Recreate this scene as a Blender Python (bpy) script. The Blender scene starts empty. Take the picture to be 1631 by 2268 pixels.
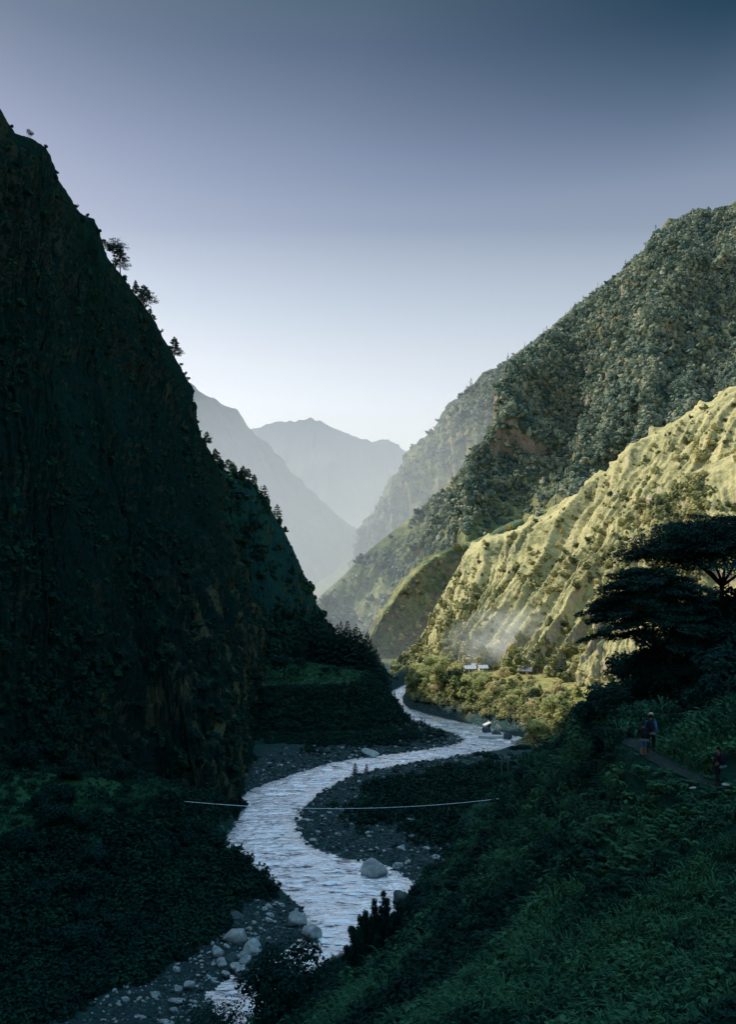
import bpy, bmesh, math
import numpy as np
from mathutils import Vector, Matrix

# ------------------------------------------------------------------ basics
rng = np.random.default_rng(11)
F, CX, HY, CH = 1900.0, 815.5, 1280.0, 70.0      # focal (px of the 2268 px tall view), centre column, horizon row, eye height
SUN_AZ, SUN_EL = math.radians(65), math.radians(44)   # 65 deg left of the view direction
scene = bpy.context.scene
COL = scene.collection

def W(px, py, Y):
    return np.array([(px - CX) / F * Y, Y, CH + (HY - py) / F * Y])
def G(px, py, z=0.0):
    return W(px, py, (CH - z) * F / (py - HY))
def WS(pts):
    return np.array([W(*p) for p in pts])
def GS(pts, z=0.0):
    return np.array([G(p[0], p[1], z) for p in pts])
def px_of(P):
    P = np.asarray(P, float)
    return CX + P[..., 0] / P[..., 1] * F, HY - (P[..., 2] - CH) / P[..., 1] * F

# ------------------------------------------------------------------ noise
_perm = np.concatenate([np.random.default_rng(3).permutation(256)] * 3)
_g = np.random.default_rng(4).normal(size=(256, 3)); _g /= np.linalg.norm(_g, axis=1)[:, None]
def pn(P):
    i = np.floor(P).astype(np.int64); f = P - i; i &= 255
    w = f * f * f * (f * (f * 6 - 15) + 10)
    out = 0
    for dx in (0, 1):
        for dy in (0, 1):
            for dz in (0, 1):
                h = _perm[_perm[_perm[(i[..., 0] + dx) & 255] + ((i[..., 1] + dy) & 255)] + ((i[..., 2] + dz) & 255)] & 255
                g = _g[h]
                d = g[..., 0] * (f[..., 0] - dx) + g[..., 1] * (f[..., 1] - dy) + g[..., 2] * (f[..., 2] - dz)
                out = out + d * (w[..., 0] if dx else 1 - w[..., 0]) * (w[..., 1] if dy else 1 - w[..., 1]) * (w[..., 2] if dz else 1 - w[..., 2])
    return out * 1.5
def fbm(P, f=1.0, octv=4, gain=0.5, ridged=False, seed=0.0):
    P = np.asarray(P, float) * f + seed * 17.3
    a, s, t = 1.0, 0.0, 0.0
    for _ in range(octv):
        n = pn(P)
        if ridged: n = 1 - 2 * np.abs(n)
        s = s + a * n; t += a; a *= gain; P = P * 2.03 + 11.7
    return s / t
def XY(x, y, z=0.0):
    return np.stack([x, y, np.zeros_like(x) + z], -1)
def sstep(a, b, x):
    t = np.clip((x - a) / (b - a), 0, 1); return t * t * (3 - 2 * t)

# ------------------------------------------------------------------ mesh helpers
def mesh_data(name, V, faces, smooth=True, attrs=None):
    me = bpy.data.meshes.new(name)
    V = np.ascontiguousarray(V, np.float32)
    me.vertices.add(len(V)); me.vertices.foreach_set('co', V.ravel())
    faces = [np.asarray(f, np.int32) for f in faces if len(f)]
    tot = np.concatenate([np.full(len(f), f.shape[1], np.int32) for f in faces])
    idx = np.concatenate([f.ravel() for f in faces])
    me.loops.add(len(idx)); me.loops.foreach_set('vertex_index', idx)
    me.polygons.add(len(tot))
    st = np.concatenate([[0], np.cumsum(tot)[:-1]]).astype(np.int32)
    me.polygons.foreach_set('loop_start', st); me.polygons.foreach_set('loop_total', tot)
    me.polygons.foreach_set('use_smooth', np.full(len(tot), smooth, bool))
    for k, v in (attrs or {}).items():
        a = me.attributes.new(k, 'FLOAT', 'POINT'); a.data.foreach_set('value', np.ascontiguousarray(v, np.float32).ravel())
    me.update(calc_edges=True)
    return me
def link(name, me, m=None, parent=None, loc=None):
    o = bpy.data.objects.new(name, me); COL.objects.link(o)
    if m is not None:
        me.materials.clear(); me.materials.append(m)
    if parent is not None: o.parent = parent
    if loc is not None: o.location = [float(c) for c in loc]
    return o
def grid_faces(nr, nc):
    a = np.arange(nr * nc).reshape(nr, nc)
    return np.stack([a[:-1, :-1], a[:-1, 1:], a[1:, 1:], a[1:, :-1]], -1).reshape(-1, 4)
def structure(o): o['kind'] = 'structure'; return o
def stuff(o, label=None):
    o['kind'] = 'stuff'
    if label: o['label'] = label
    return o
def tag(o, label, cat, group=None):
    o['label'] = label; o['category'] = cat
    if group: o['group'] = group
    return o
def thing(name, label, cat, loc, rotz=0.0, group=None, scale=1.0):
    o = bpy.data.objects.new(name, None); COL.objects.link(o); o.empty_display_size = .2
    o.location = [float(c) for c in loc]; o.rotation_euler = (0, 0, float(rotz)); o.scale = (float(scale),) * 3 if np.isscalar(scale) else [float(s) for s in scale]
    return tag(o, label, cat, group)
def copy_thing(root, loc, rotz, scale, label, group=None):
    r = root.copy(); COL.objects.link(r)
    r.location = [float(c) for c in loc]; r.rotation_euler = (0, 0, float(rotz)); r.scale = (float(scale),) * 3 if np.isscalar(scale) else [float(s) for s in scale]
    r['label'] = label
    if group: r['group'] = group
    for ch in list(root.children):
        c = ch.copy(); COL.objects.link(c); c.parent = r
        for g in list(ch.children):
            d = g.copy(); COL.objects.link(d); d.parent = c
    return r

class MB:                                     # collects tubes / boxes / cards for one mesh
    def __init__(s): s.V = []; s.F3 = []; s.F4 = []; s.n = 0
    def add(s, V, f3=None, f4=None):
        V = np.asarray(V, float)
        if f3 is not None and len(f3): s.F3.append(np.asarray(f3) + s.n)
        if f4 is not None and len(f4): s.F4.append(np.asarray(f4) + s.n)
        s.V.append(V); s.n += len(V)
    def tube(s, pts, rad, sides=6):
        pts = np.asarray(pts, float); k = len(pts); rad = np.broadcast_to(np.asarray(rad, float), (k,))
        t = np.gradient(pts, axis=0); t /= np.linalg.norm(t, axis=1)[:, None] + 1e-9
        up = np.array([0, 0, 1.0]) if abs(t[0, 2]) < .9 else np.array([1.0, 0, 0])
        a = np.cross(t, up); a /= np.linalg.norm(a, axis=1)[:, None] + 1e-9; b = np.cross(t, a)
        ang = np.linspace(0, 2 * np.pi, sides, endpoint=False)
        V = pts[:, None] + rad[:, None, None] * (np.cos(ang)[None, :, None] * a[:, None] + np.sin(ang)[None, :, None] * b[:, None])
        i = np.arange(k - 1)[:, None] * sides; j = np.arange(sides)[None]; j2 = (j + 1) % sides
        f = np.stack([i + j, i + j2, i + sides + j2, i + sides + j], -1).reshape(-1, 4)
        n0 = k * sides
        V = np.concatenate([V.reshape(-1, 3), pts[:1], pts[-1:]])
        jj = np.arange(sides)
        f3 = np.concatenate([np.stack([np.full(sides, n0), (jj + 1) % sides, jj], -1),
                             np.stack([np.full(sides, n0 + 1), n0 - sides + jj, n0 - sides + (jj + 1) % sides], -1)])
        s.add(V, f3, f)
    def box(s, c, d, rot=0.0):
        c = np.asarray(c, float); d = np.asarray(d, float) / 2
        v = np.array([[x, y, z] for z in (-1, 1) for y in (-1, 1) for x in (-1, 1)]) * d
        cr, sr = math.cos(rot), math.sin(rot)
        v = np.stack([v[:, 0] * cr - v[:, 1] * sr, v[:, 0] * sr + v[:, 1] * cr, v[:, 2]], -1) + c
        s.add(v, None, [[0, 2, 3, 1], [4, 5, 7, 6], [0, 1, 5, 4], [2, 6, 7, 3], [0, 4, 6, 2], [1, 3, 7, 5]])
    def cards(s, C, N, L, Wd, r=rng):          # pointed leaf cards (two triangles folded) at C facing about N
        n = len(C); N = N / (np.linalg.norm(N, axis=1)[:, None] + 1e-9)
        a = np.cross(N, r.normal(size=(n, 3))); a /= np.linalg.norm(a, axis=1)[:, None] + 1e-9; b = np.cross(N, a)
        L = np.broadcast_to(L, (n,))[:, None]; Wd = np.broadcast_to(Wd, (n,))[:, None]
        V = np.stack([C - a * L / 2, C + b * Wd / 2 + N * Wd * .15, C + a * L / 2, C - b * Wd / 2 + N * Wd * .15], 1).reshape(-1, 3)
        s.add(V, None, np.arange(4 * n).reshape(n, 4))
    def arrays(s): return np.concatenate(s.V), [np.concatenate(x) for x in (s.F3, s.F4) if x]
    def data(s, name, smooth=True):
        V, f = s.arrays(); return mesh_data(name, V, f, smooth)
    def build(s, name, m, parent=None, smooth=True, loc=None):
        return link(name, s.data(name, smooth), m, parent, loc)

def scatter_arrays(templates, pos, scale, rotz, pick, tint):
    """merge many copies of small templates (V, [faces]) into one set of arrays"""
    Vs, Fs, T, n = [], {3: [], 4: []}, [], 0
    scale = np.asarray(scale, float)
    if scale.ndim == 1: scale = np.repeat(scale[:, None], 3, 1)
    for k, (tv, tf) in enumerate(templates):
        q = np.where(pick == k)[0]
        if not len(q): continue
        c, s_ = np.cos(rotz[q])[:, None], np.sin(rotz[q])[:, None]
        v = tv[None] * scale[q][:, None, :]
        v = np.stack([v[..., 0] * c - v[..., 1] * s_, v[..., 0] * s_ + v[..., 1] * c, v[..., 2]], -1) + pos[q][:, None]
        m = len(tv); off = (n + np.arange(len(q)) * m)[:, None, None]
        for f in tf:
            Fs[f.shape[1]].append((f[None] + off).reshape(-1, f.shape[1]))
        Vs.append(v.reshape(-1, 3)); T.append(np.repeat(tint[q], m)); n += m * len(q)
    return np.concatenate(Vs), [np.concatenate(x) for x in Fs.values() if x], np.concatenate(T)
def scatter(name, templates, pos, scale, rotz, pick, tint, m, smooth=False):
    V, f, T = scatter_arrays(templates, pos, scale, rotz, pick, tint)
    return link(name, mesh_data(name, V, f, smooth, {'tint': T}), m)

# ------------------------------------------------------------------ materials
class N:
    def __init__(s, name):
        s.m = bpy.data.materials.new(name); s.m.use_nodes = True; s.t = s.m.node_tree; s.t.nodes.clear()
        s.out = s.t.nodes.new('ShaderNodeOutputMaterial')
    def n(s, typ, **kw):
        nd = s.t.nodes.new('ShaderNode' + typ)
        for k, v in kw.items():
            if hasattr(nd, k) and not k[0].isupper(): setattr(nd, k, v)
        return nd
    def put(s, sock, v):
        if hasattr(v, 'is_output') or isinstance(v, bpy.types.NodeSocket): s.t.links.new(v, sock)
        elif isinstance(v, (tuple, list)) and len(v) == 3 and sock.type == 'RGBA': sock.default_value = (*v, 1)
        else: sock.default_value = v
    def pos(s): return s.n('NewGeometry').outputs['Position']
    def objpos(s): return s.n('TexCoord').outputs['Object']
    def scale(s, vec, sc):
        nd = s.n('Mapping'); s.put(nd.inputs['Vector'], vec); nd.inputs['Scale'].default_value = sc; return nd.outputs[0]
    def noise(s, vec, sc, det=6, rough=.55, dist=0.0):
        nd = s.n('TexNoise'); s.put(nd.inputs['Vector'], vec)
        nd.inputs['Scale'].default_value = sc; nd.inputs['Detail'].default_value = det; nd.inputs['Roughness'].default_value = rough; nd.inputs['Distortion'].default_value = dist
        return nd.outputs[0]
    def vor(s, vec, sc, out='Distance'):
        nd = s.n('TexVoronoi'); s.put(nd.inputs['Vector'], vec); nd.inputs['Scale'].default_value = sc; return nd.outputs[out]
    def attr(s, name): nd = s.n('Attribute'); nd.attribute_name = name; return nd.outputs['Fac']
    def ramp(s, fac, stops):
        nd = s.n('ValToRGB'); s.put(nd.inputs[0], fac); e = nd.color_ramp.elements
        while len(e) < len(stops): e.new(.5)
        for el, (p, c) in zip(e, stops):
            el.position = p; el.color = (*c, 1) if not np.isscalar(c) else (c, c, c, 1)
        return nd.outputs[0]
    def mix(s, fac, a, b, mode='MIX'):
        nd = s.n('Mix'); nd.data_type = 'RGBA'; nd.blend_type = mode
        s.put(nd.inputs[0], fac); s.put(nd.inputs[6], a); s.put(nd.inputs[7], b); return nd.outputs[2]
    def math(s, op, a, b=0.0, clamp=False):
        nd = s.n('Math'); nd.operation = op; nd.use_clamp = clamp; s.put(nd.inputs[0], a); s.put(nd.inputs[1], b); return nd.outputs[0]
    def steep(s):
        sep = s.n('SeparateXYZ'); s.put(sep.inputs[0], s.n('NewGeometry').outputs['Normal']); return s.math('ABSOLUTE', sep.outputs[2])
    def bump(s, h, strength=.5, dist=1.0):
        nd = s.n('Bump'); s.put(nd.inputs['Height'], h); nd.inputs['Strength'].default_value = strength; nd.inputs['Distance'].default_value = dist; return nd.outputs[0]
    def finish(s, color, rough=.9, normal=None, spec=.15, transl=None, **kw):
        p = s.n('BsdfPrincipled'); s.put(p.inputs['Base Color'], color); s.put(p.inputs['Roughness'], rough)
        p.inputs['Specular IOR Level'].default_value = spec
        if normal is not None: s.put(p.inputs['Normal'], normal)
        for k, v in kw.items(): s.put(p.inputs[k.replace('_', ' ')], v)
        o = p.outputs[0]
        if transl:
            t = s.n('BsdfTranslucent'); s.put(t.inputs[0], color)
            mx = s.n('MixShader'); mx.inputs[0].default_value = transl
            s.t.links.new(o, mx.inputs[1]); s.t.links.new(t.outputs[0], mx.inputs[2]); o = mx.outputs[0]
        s.t.links.new(o, s.out.inputs[0]); return s.m
# ------------------------------------------------------------------ terrain materials
def terrain_mat(name, c_dark, c_mid, c_light, rock, sc=.05, rock_lo=.35, rock_hi=.6, bump=.6, bdist=2.0, streak=(1, 1, 1), fine=.5, warm=None):
    t = N(name); p = t.pos()
    n1 = t.noise(t.scale(p, streak), sc, 8, .6, .4)
    n2 = t.noise(p, sc * 9, 6, .65)
    n3 = t.noise(p, fine, 4, .7)
    f = t.math('ADD', t.math('MULTIPLY', n1, .55), t.math('MULTIPLY', n2, .45))
    col = t.ramp(f, [(.36, c_dark), (.5, c_mid), (.64, c_light)])
    col = t.mix(t.math('MULTIPLY', t.ramp(n3, [(.3, 1.0), (.5, 0.0)]), .5), col, c_dark)
    rk = t.ramp(t.noise(t.scale(p, (1, 1, .35)), sc * 4, 8, .7, 1.0), [(.3, tuple(c * .35 for c in rock)), (.55, rock), (.75, tuple(min(1, c * 1.5) for c in rock))])
    st = t.math('ADD', t.steep(), t.math('MULTIPLY', t.math('SUBTRACT', n1, .5), .9))
    st = t.math('ADD', st, t.math('MULTIPLY', t.math('SUBTRACT', n2, .5), .5))
    col = t.mix(t.ramp(st, [(rock_lo, 1.0), (rock_hi, 0.0)]), col, rk)
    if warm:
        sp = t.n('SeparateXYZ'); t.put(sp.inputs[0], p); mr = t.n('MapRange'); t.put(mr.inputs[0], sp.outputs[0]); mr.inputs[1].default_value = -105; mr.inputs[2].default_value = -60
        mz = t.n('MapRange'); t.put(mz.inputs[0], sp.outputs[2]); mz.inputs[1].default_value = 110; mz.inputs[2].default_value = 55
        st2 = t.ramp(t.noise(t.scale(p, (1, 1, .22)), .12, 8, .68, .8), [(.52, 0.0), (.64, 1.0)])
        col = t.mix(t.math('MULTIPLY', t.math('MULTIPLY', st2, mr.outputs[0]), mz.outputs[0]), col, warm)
    h = t.math('ADD', t.math('MULTIPLY', n2, .7), t.math('MULTIPLY', n3, .5))
    return t.finish(col, .95, t.bump(h, bump, bdist), .05)

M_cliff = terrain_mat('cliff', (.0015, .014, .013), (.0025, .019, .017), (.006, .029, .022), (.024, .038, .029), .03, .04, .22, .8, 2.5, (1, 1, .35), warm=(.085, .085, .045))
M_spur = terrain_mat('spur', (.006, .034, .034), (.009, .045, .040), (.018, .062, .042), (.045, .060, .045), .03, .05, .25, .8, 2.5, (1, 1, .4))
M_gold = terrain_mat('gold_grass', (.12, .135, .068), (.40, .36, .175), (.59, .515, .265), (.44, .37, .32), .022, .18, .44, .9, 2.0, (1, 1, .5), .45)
M_small = terrain_mat('small_spur', (.04, .065, .045), (.09, .12, .06), (.32, .285, .14), (.20, .17, .14), .02, .22, .45, .6, 3, (1, 1, 1), .3)
M_forestfloor = terrain_mat('forest_floor', (.05, .075, .045), (.14, .155, .075), (.36, .33, .15), (.24, .20, .16), .012, .10, .32, .6, 4, (1, 1, .6), .2)
M_back = terrain_mat('back_slope', (.04, .065, .045), (.10, .12, .065), (.28, .26, .12), (.26, .22, .18), .009, .12, .4, .6, 6, (1, 1, .6), .12)
M_far = terrain_mat('far_slope', (.03, .05, .045), (.05, .07, .055), (.08, .10, .07), (.15, .14, .13), .004, .1, .3, .5, 10, (1, 1, .5), .05)

# ------------------------------------------------------------------ lofted mountains
MOUNT = {}
def loft(name, rows, crest, nu, nv, mat, disp=None, fade=.12, keep=.15, smooth=True):
    rows = [np.asarray(r, float) for r in rows]; k = len(rows[0]); R = np.stack(rows)
    u = np.linspace(0, 1, nu); ui = u * (k - 1)
    Ru = np.stack([np.stack([np.interp(ui, np.arange(k), r[:, c]) for c in range(3)], -1) for r in R])
    m = len(rows); v = np.linspace(0, 1, nv) * (m - 1); i = np.clip(v.astype(int), 0, m - 2); f = (v - i)[:, None, None]
    p0, p1, p2, p3 = Ru[np.clip(i - 1, 0, m - 1)], Ru[i], Ru[i + 1], Ru[np.clip(i + 2, 0, m - 1)]
    t1, t2 = (p2 - p0) * .35, (p3 - p1) * .35
    P = (2 * f**3 - 3 * f**2 + 1) * p1 + (f**3 - 2 * f**2 + f) * t1 + (-2 * f**3 + 3 * f**2) * p2 + (f**3 - f**2) * t2
    def normals(P):
        n = np.cross(np.gradient(P, axis=1), np.gradient(P, axis=0)); n /= np.linalg.norm(n, axis=2)[..., None] + 1e-9
        return n
    nrm = normals(P)
    if np.mean(nrm[nv // 2:, :, 2]) < 0: nrm = -nrm
    vv = np.repeat((v / (m - 1))[:, None], nu, 1); uu = np.repeat(u[None], nv, 0)
    vc = crest / (m - 1)
    w = np.clip(np.abs(vv - vc) / fade, keep, 1)
    if disp is not None: P = P + nrm * (disp(P, uu, vv) * w)[..., None]
    nrm = normals(P)
    if np.mean(nrm[nv // 2:, :, 2]) < 0: nrm = -nrm
    o = link(name, mesh_data(name, P.reshape(-1, 3), [grid_faces(nv, nu)], smooth), mat); structure(o)
    MOUNT[name] = (P, nrm, vc, vv); return o
def behind(c, dx, dy, dz): return c + np.array([dx, dy, dz])

# --- dark rock mountain on the left (its ridge also shades the near slopes)
A = [[(-176, -160, 350), (-124, -120, 150), (-85, -60, 38)],
     [(-172, 40, 352), (-122, 60, 150), (-92, 80, 30)],
     [(-166, 150, 346), (-124, 140, 145), (-97, 125, 26)],
     [(-160, 230, 322), (-124, 200, 138), (-101, 180, 24)],
     [(-150, 290, 284), (-124, 240, 134), (-103, 215, 23)],
     [W(0, 240, 330), W(-10, 1000, 285), W(0, 1650, 232)],
     [W(30, 292, 340), W(60, 1000, 292), W(75, 1645, 235)],
     [W(68, 306, 348), W(95, 1000, 298), W(110, 1640, 238)],
     [W(97, 322, 354), W(125, 1000, 303), W(150, 1640, 240)],
     [W(106, 340, 358), W(150, 1020, 306), W(180, 1650, 242)],
     [W(125, 397, 364), W(175, 1040, 312), W(215, 1660, 243)],
     [W(158, 450, 376), W(205, 1050, 322), W(250, 1670, 245)],
     [W(186, 476, 385), W(225, 1060, 328), W(290, 1700, 245)],
     [W(206, 482, 390), W(245, 1070, 332), W(330, 1735, 246)],
     [W(224, 525, 398), W(265, 1080, 338), W(370, 1775, 246)],
     [W(238, 570, 405), W(290, 1090, 342), W(410, 1805, 244)],
     [W(283, 628, 418), W(330, 1105, 350), W(450, 1850, 238)],
     [W(322, 682, 430), W(372, 1130, 358), W(490, 1868, 236)],
     [W(346, 716, 438), W(405, 1150, 364), W(515, 1850, 240)],
     [W(366, 758, 446), W(430, 1170, 368), W(530, 1800, 250)],
     [W(386, 795, 453), W(455, 1200, 373), W(545, 1765, 268)],
     [W(404, 838, 462), W(485, 1225, 382), W(555, 1742, 287)],
     [W(414, 895, 472), W(515, 1260, 392), W(566, 1710, 308)],
     [W(430, 942, 482), W(545, 1310, 404), W(577, 1680, 330)],
     [W(452, 994, 494), W(572, 1370, 424), W(588, 1650, 356)],
     [W(476, 1032, 512), W(588, 1390, 466), W(598, 1580, 420)],
     [W(495, 1055, 540), W(580, 1390, 520), W(590, 1500, 470)]]
A = np.array([[np.asarray(q, float) for q in r] for r in A])
c, mid, ft = A[:, 0], A[:, 1], A[:, 2]
def dA(P, u, v):
    rib = fbm(np.stack([u * 46, v * 4.5, 0 * u], -1), 1, 4, .55, True)
    big = fbm(P * (1, 1, .45), .016, 5, .5, True, 1)
    med = fbm(P * (1, 1, .6), .07, 5, .6, True, 2)
    fin = fbm(P, .35, 3, .6, False, 3)
    return rib * 4.2 + big * 11 + med * 5.2 + fin * 1.3 - 14
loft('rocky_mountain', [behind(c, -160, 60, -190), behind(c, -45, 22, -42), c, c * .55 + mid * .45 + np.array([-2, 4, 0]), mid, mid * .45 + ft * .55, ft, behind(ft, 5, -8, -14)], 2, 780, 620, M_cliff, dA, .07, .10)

# --- second dark spur behind it
c = WS([(330, 860, 552), (400, 930, 556), (455, 1000, 562), (478, 1030, 566), (500, 1046, 572), (532, 1052, 578), (556, 1066, 582), (580, 1100, 590), (602, 1134, 596), (626, 1172, 602),
        (642, 1210, 608), (657, 1246, 614), (672, 1280, 622), (685, 1312, 630), (692, 1342, 636), (716, 1400, 642), (745, 1430, 648), (800, 1470, 655), (842, 1500, 662), (870, 1535, 668)])
ft = WS([(560, 1490, 470), (560, 1490, 472), (570, 1490, 474), (580, 1490, 476), (590, 1490, 478), (600, 1490, 482), (610, 1488, 486), (620, 1488, 490), (632, 1488, 494), (645, 1488, 498),
         (660, 1488, 502), (676, 1488, 508), (692, 1488, 514), (708, 1488, 520), (724, 1490, 528), (745, 1495, 540), (770, 1502, 552), (800, 1510, 566), (830, 1522, 580), (862, 1542, 600)])
def dA2(P, u, v):
    return fbm(np.stack([u * 24, v * 3, 0 * u + 5], -1), 1, 4, .55, True) * 4 + fbm(P * (1, 1, .5), .03, 5, .55, True, 4) * 6 + fbm(P, .3, 3, .6, False, 5) * 1.2 - 4
loft('rocky_spur', [behind(c, -70, 70, -90), behind(c, -14, 16, -16), c, c * .6 + ft * .4 + np.array([3, -3, 2]), c * .25 + ft * .75 + np.array([1, -1, -2]), ft, behind(ft, 0, -10, -14)], 2, 340, 240, M_spur, dA2, .09, .12)

# --- sunlit grassy hillside on the right
c = WS([(866, 1474, 600), (885, 1456, 608), (912, 1440, 620), (932, 1410, 640), (950, 1380, 655), (968, 1340, 675), (990, 1300, 695), (1012, 1262, 712), (1030, 1228, 728), (1046, 1207, 735), (1100, 1188, 732), (1150, 1172, 726), (1200, 1150, 720),
        (1260, 1110, 712), (1330, 1058, 702), (1380, 1010, 696), (1440, 970, 688), (1500, 930, 680), (1560, 905, 672), (1631, 868, 664), (1720, 822, 656), (1820, 770, 650), (1950, 700, 645), (2100, 620, 640), (2300, 520, 640), (2600, 420, 640)])
ft = WS([(862, 1500, 590), (872, 1502, 586), (882, 1502, 582), (896, 1502, 576), (912, 1502, 572), (926, 1502, 568), (940, 1502, 564), (955, 1500, 560), (970, 1498, 557), (985, 1496, 555), (1000, 1494, 552), (1015, 1493, 549), (1035, 1492, 545),
         (1060, 1490, 538), (1090, 1490, 530), (1120, 1490, 522), (1150, 1490, 515), (1185, 1492, 506), (1215, 1496, 496), (1250, 1502, 484), (1290, 1510, 468), (1330, 1520, 452), (1390, 1532, 430), (1470, 1545, 405), (1600, 1560, 370), (1800, 1580, 330)])
def dB(P, u, v):
    s = u + v * .02 + fbm(P, .009, 3, .55, False, 16) * .045
    g = fbm(np.stack([s * 17, v * 1.0, 0 * u + 2], -1), 1, 3, .5, True)
    g2 = fbm(np.stack([s * 50, v * 2.6, 0 * u + 9], -1), 1, 4, .55, True)
    k = .30 + .70 * sstep(.22, .45, u); return (g * 17 + g2 * 3.2 + fbm(P, .02, 4, .55, True, 6) * 3.5 - 7) * k + fbm(P * (1, 1, 2.2), .16, 4, .6, False, 7) * 1.9 + fbm(P * (1, 1, 1.6), .42, 3, .6, True, 17) * .8 - 4 * (1 - k)
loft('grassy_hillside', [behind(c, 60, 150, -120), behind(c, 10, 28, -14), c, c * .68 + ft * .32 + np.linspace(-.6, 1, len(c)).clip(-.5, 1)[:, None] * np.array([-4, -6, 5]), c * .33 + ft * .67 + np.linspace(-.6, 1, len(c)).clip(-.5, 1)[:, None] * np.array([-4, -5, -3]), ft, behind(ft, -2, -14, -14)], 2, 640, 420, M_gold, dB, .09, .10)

# nearer rib of the same hillside, at the right edge
c = WS([(1330, 1330, 470), (1370, 1270, 480), (1405, 1215, 488), (1432, 1160, 495), (1446, 1105, 500), (1480, 1085, 500), (1540, 1062, 498), (1600, 1030, 495), (1660, 1000, 490), (1760, 930, 485), (1900, 850, 480), (2200, 700, 470)])
ft = WS([(1290, 1500, 450), (1320, 1512, 440), (1350, 1522, 430), (1385, 1530, 422), (1420, 1535, 414), (1470, 1540, 404), (1530, 1548, 394), (1600, 1555, 384), (1680, 1562, 372), (1800, 1575, 350), (1950, 1580, 330), (2300, 1600, 300)])
def dB2(P, u, v):
    return fbm(np.stack([u * 13, v * 2.4, 0 * u + 3], -1), 1, 3, .5, True) * 5 + fbm(P * (1, 1, .8), .03, 5, .55, True, 8) * 7 + fbm(P, .4, 3, .6, True, 18) * .6 - 5
MOUNT['_a'] = MOUNT['grassy_hillside']
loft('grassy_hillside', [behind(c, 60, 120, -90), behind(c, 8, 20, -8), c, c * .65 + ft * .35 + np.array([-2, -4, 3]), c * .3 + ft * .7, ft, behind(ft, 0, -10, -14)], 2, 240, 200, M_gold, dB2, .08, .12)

MOUNT['grassy_hillside.rib'], MOUNT['grassy_hillside'] = MOUNT['grassy_hillside'], MOUNT['_a']

# --- small spur with a lit crest and a shaded near face
c = WS([(812, 1452, 800), (822, 1415, 806), (838, 1378, 812), (852, 1352, 818), (866, 1338, 822), (884, 1310, 828), (902, 1288, 834), (930, 1258, 846), (962, 1234, 858), (1000, 1216, 872), (1040, 1205, 886), (1090, 1185, 900), (1160, 1150, 920)])
ft = WS([(808, 1490, 794), (824, 1490, 794), (842, 1490, 794), (860, 1490, 795), (878, 1490, 796), (902, 1490, 798), (928, 1488, 800), (960, 1484, 803), (1000, 1478, 808), (1044, 1470, 814), (1090, 1455, 822), (1140, 1435, 830), (1200, 1410, 840)])
def dC(P, u, v): return fbm(P * (1, 1, .6), .028, 5, .55, True, 9) * 4 + fbm(P, .14, 4, .6, False, 10) * 1.6 - 3
loft('small_spur', [behind(c, 10, 160, -90), behind(c, -4, 34, -5), c, c * .8 + ft * .2 + np.array([0, 0, 4.]), c * .35 + ft * .65, ft, behind(ft, 0, -8, -14)], 2, 240, 180, M_small, dC, .08, .15)

# --- big forested mountain
c = WS([(686, 1345, 1050), (700, 1330, 1065), (730, 1300, 1085), (762, 1272, 1105), (800, 1232, 1130), (850, 1190, 1160), (900, 1152, 1190), (930, 1128, 1205), (1005, 1058, 1240), (1042, 1015, 1262), (1082, 978, 1285), (1108, 945, 1300), (1130, 900, 1325), (1150, 850, 1352), (1182, 792, 1385),
        (1232, 720, 1415), (1280, 690, 1420), (1322, 658, 1420), (1380, 600, 1418), (1430, 560, 1415), (1482, 508, 1412), (1506, 490, 1410), (1535, 476, 1410), (1585, 468, 1408), (1640, 461, 1405), (1760, 440, 1400), (1950, 400, 1390), (2300, 360, 1380)])
ft = WS([(688, 1420, 1000), (700, 1430, 995), (725, 1440, 990), (750, 1445, 985), (775, 1448, 980), (800, 1450, 970), (825, 1450, 960), (850, 1450, 950), (880, 1446, 940), (905, 1440, 932), (930, 1432, 925), (955, 1424, 920), (985, 1416, 915), (1015, 1405, 912), (1050, 1392, 910),
         (1090, 1375, 906), (1130, 1355, 904), (1170, 1335, 902), (1215, 1310, 900), (1260, 1285, 898), (1310, 1258, 896), (1360, 1230, 894), (1410, 1204, 892), (1470, 1172, 890), (1540, 1140, 888), (1650, 1100, 884), (1850, 1040, 880), (2200, 960, 870)])
def dD(P, u, v):
    wq = fbm(P, .004, 3, .5, False, 19) * .9; g = fbm(np.stack([u * 5.0 + v * .9 + wq, v * 1.5, 0 * u + 4], -1), 1, 2, .45, True)
    kk = .25 + .75 * sstep(.08, .36, u); return g * 64 * kk - 10 * (1 - kk) + fbm(np.stack([u * 22 + wq * 3, v * 5, 0 * u + 6], -1), 1, 4, .5, True) * 8 + fbm(P, .009, 4, .5, True, 20) * 14 + fbm(P, .02, 4, .55, False, 11) * 7 - 34
loft('forested_mountain', [behind(c, 60, 420, -330), behind(c, 10, 50, -22), c, c * .68 + ft * .32 + np.array([-8, -14, 12]), c * .33 + ft * .67 + np.array([-4, -8, -8]), ft, behind(ft, 0, -40, -40)], 2, 520, 360, M_forestfloor, dD, .10, .07)

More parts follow.
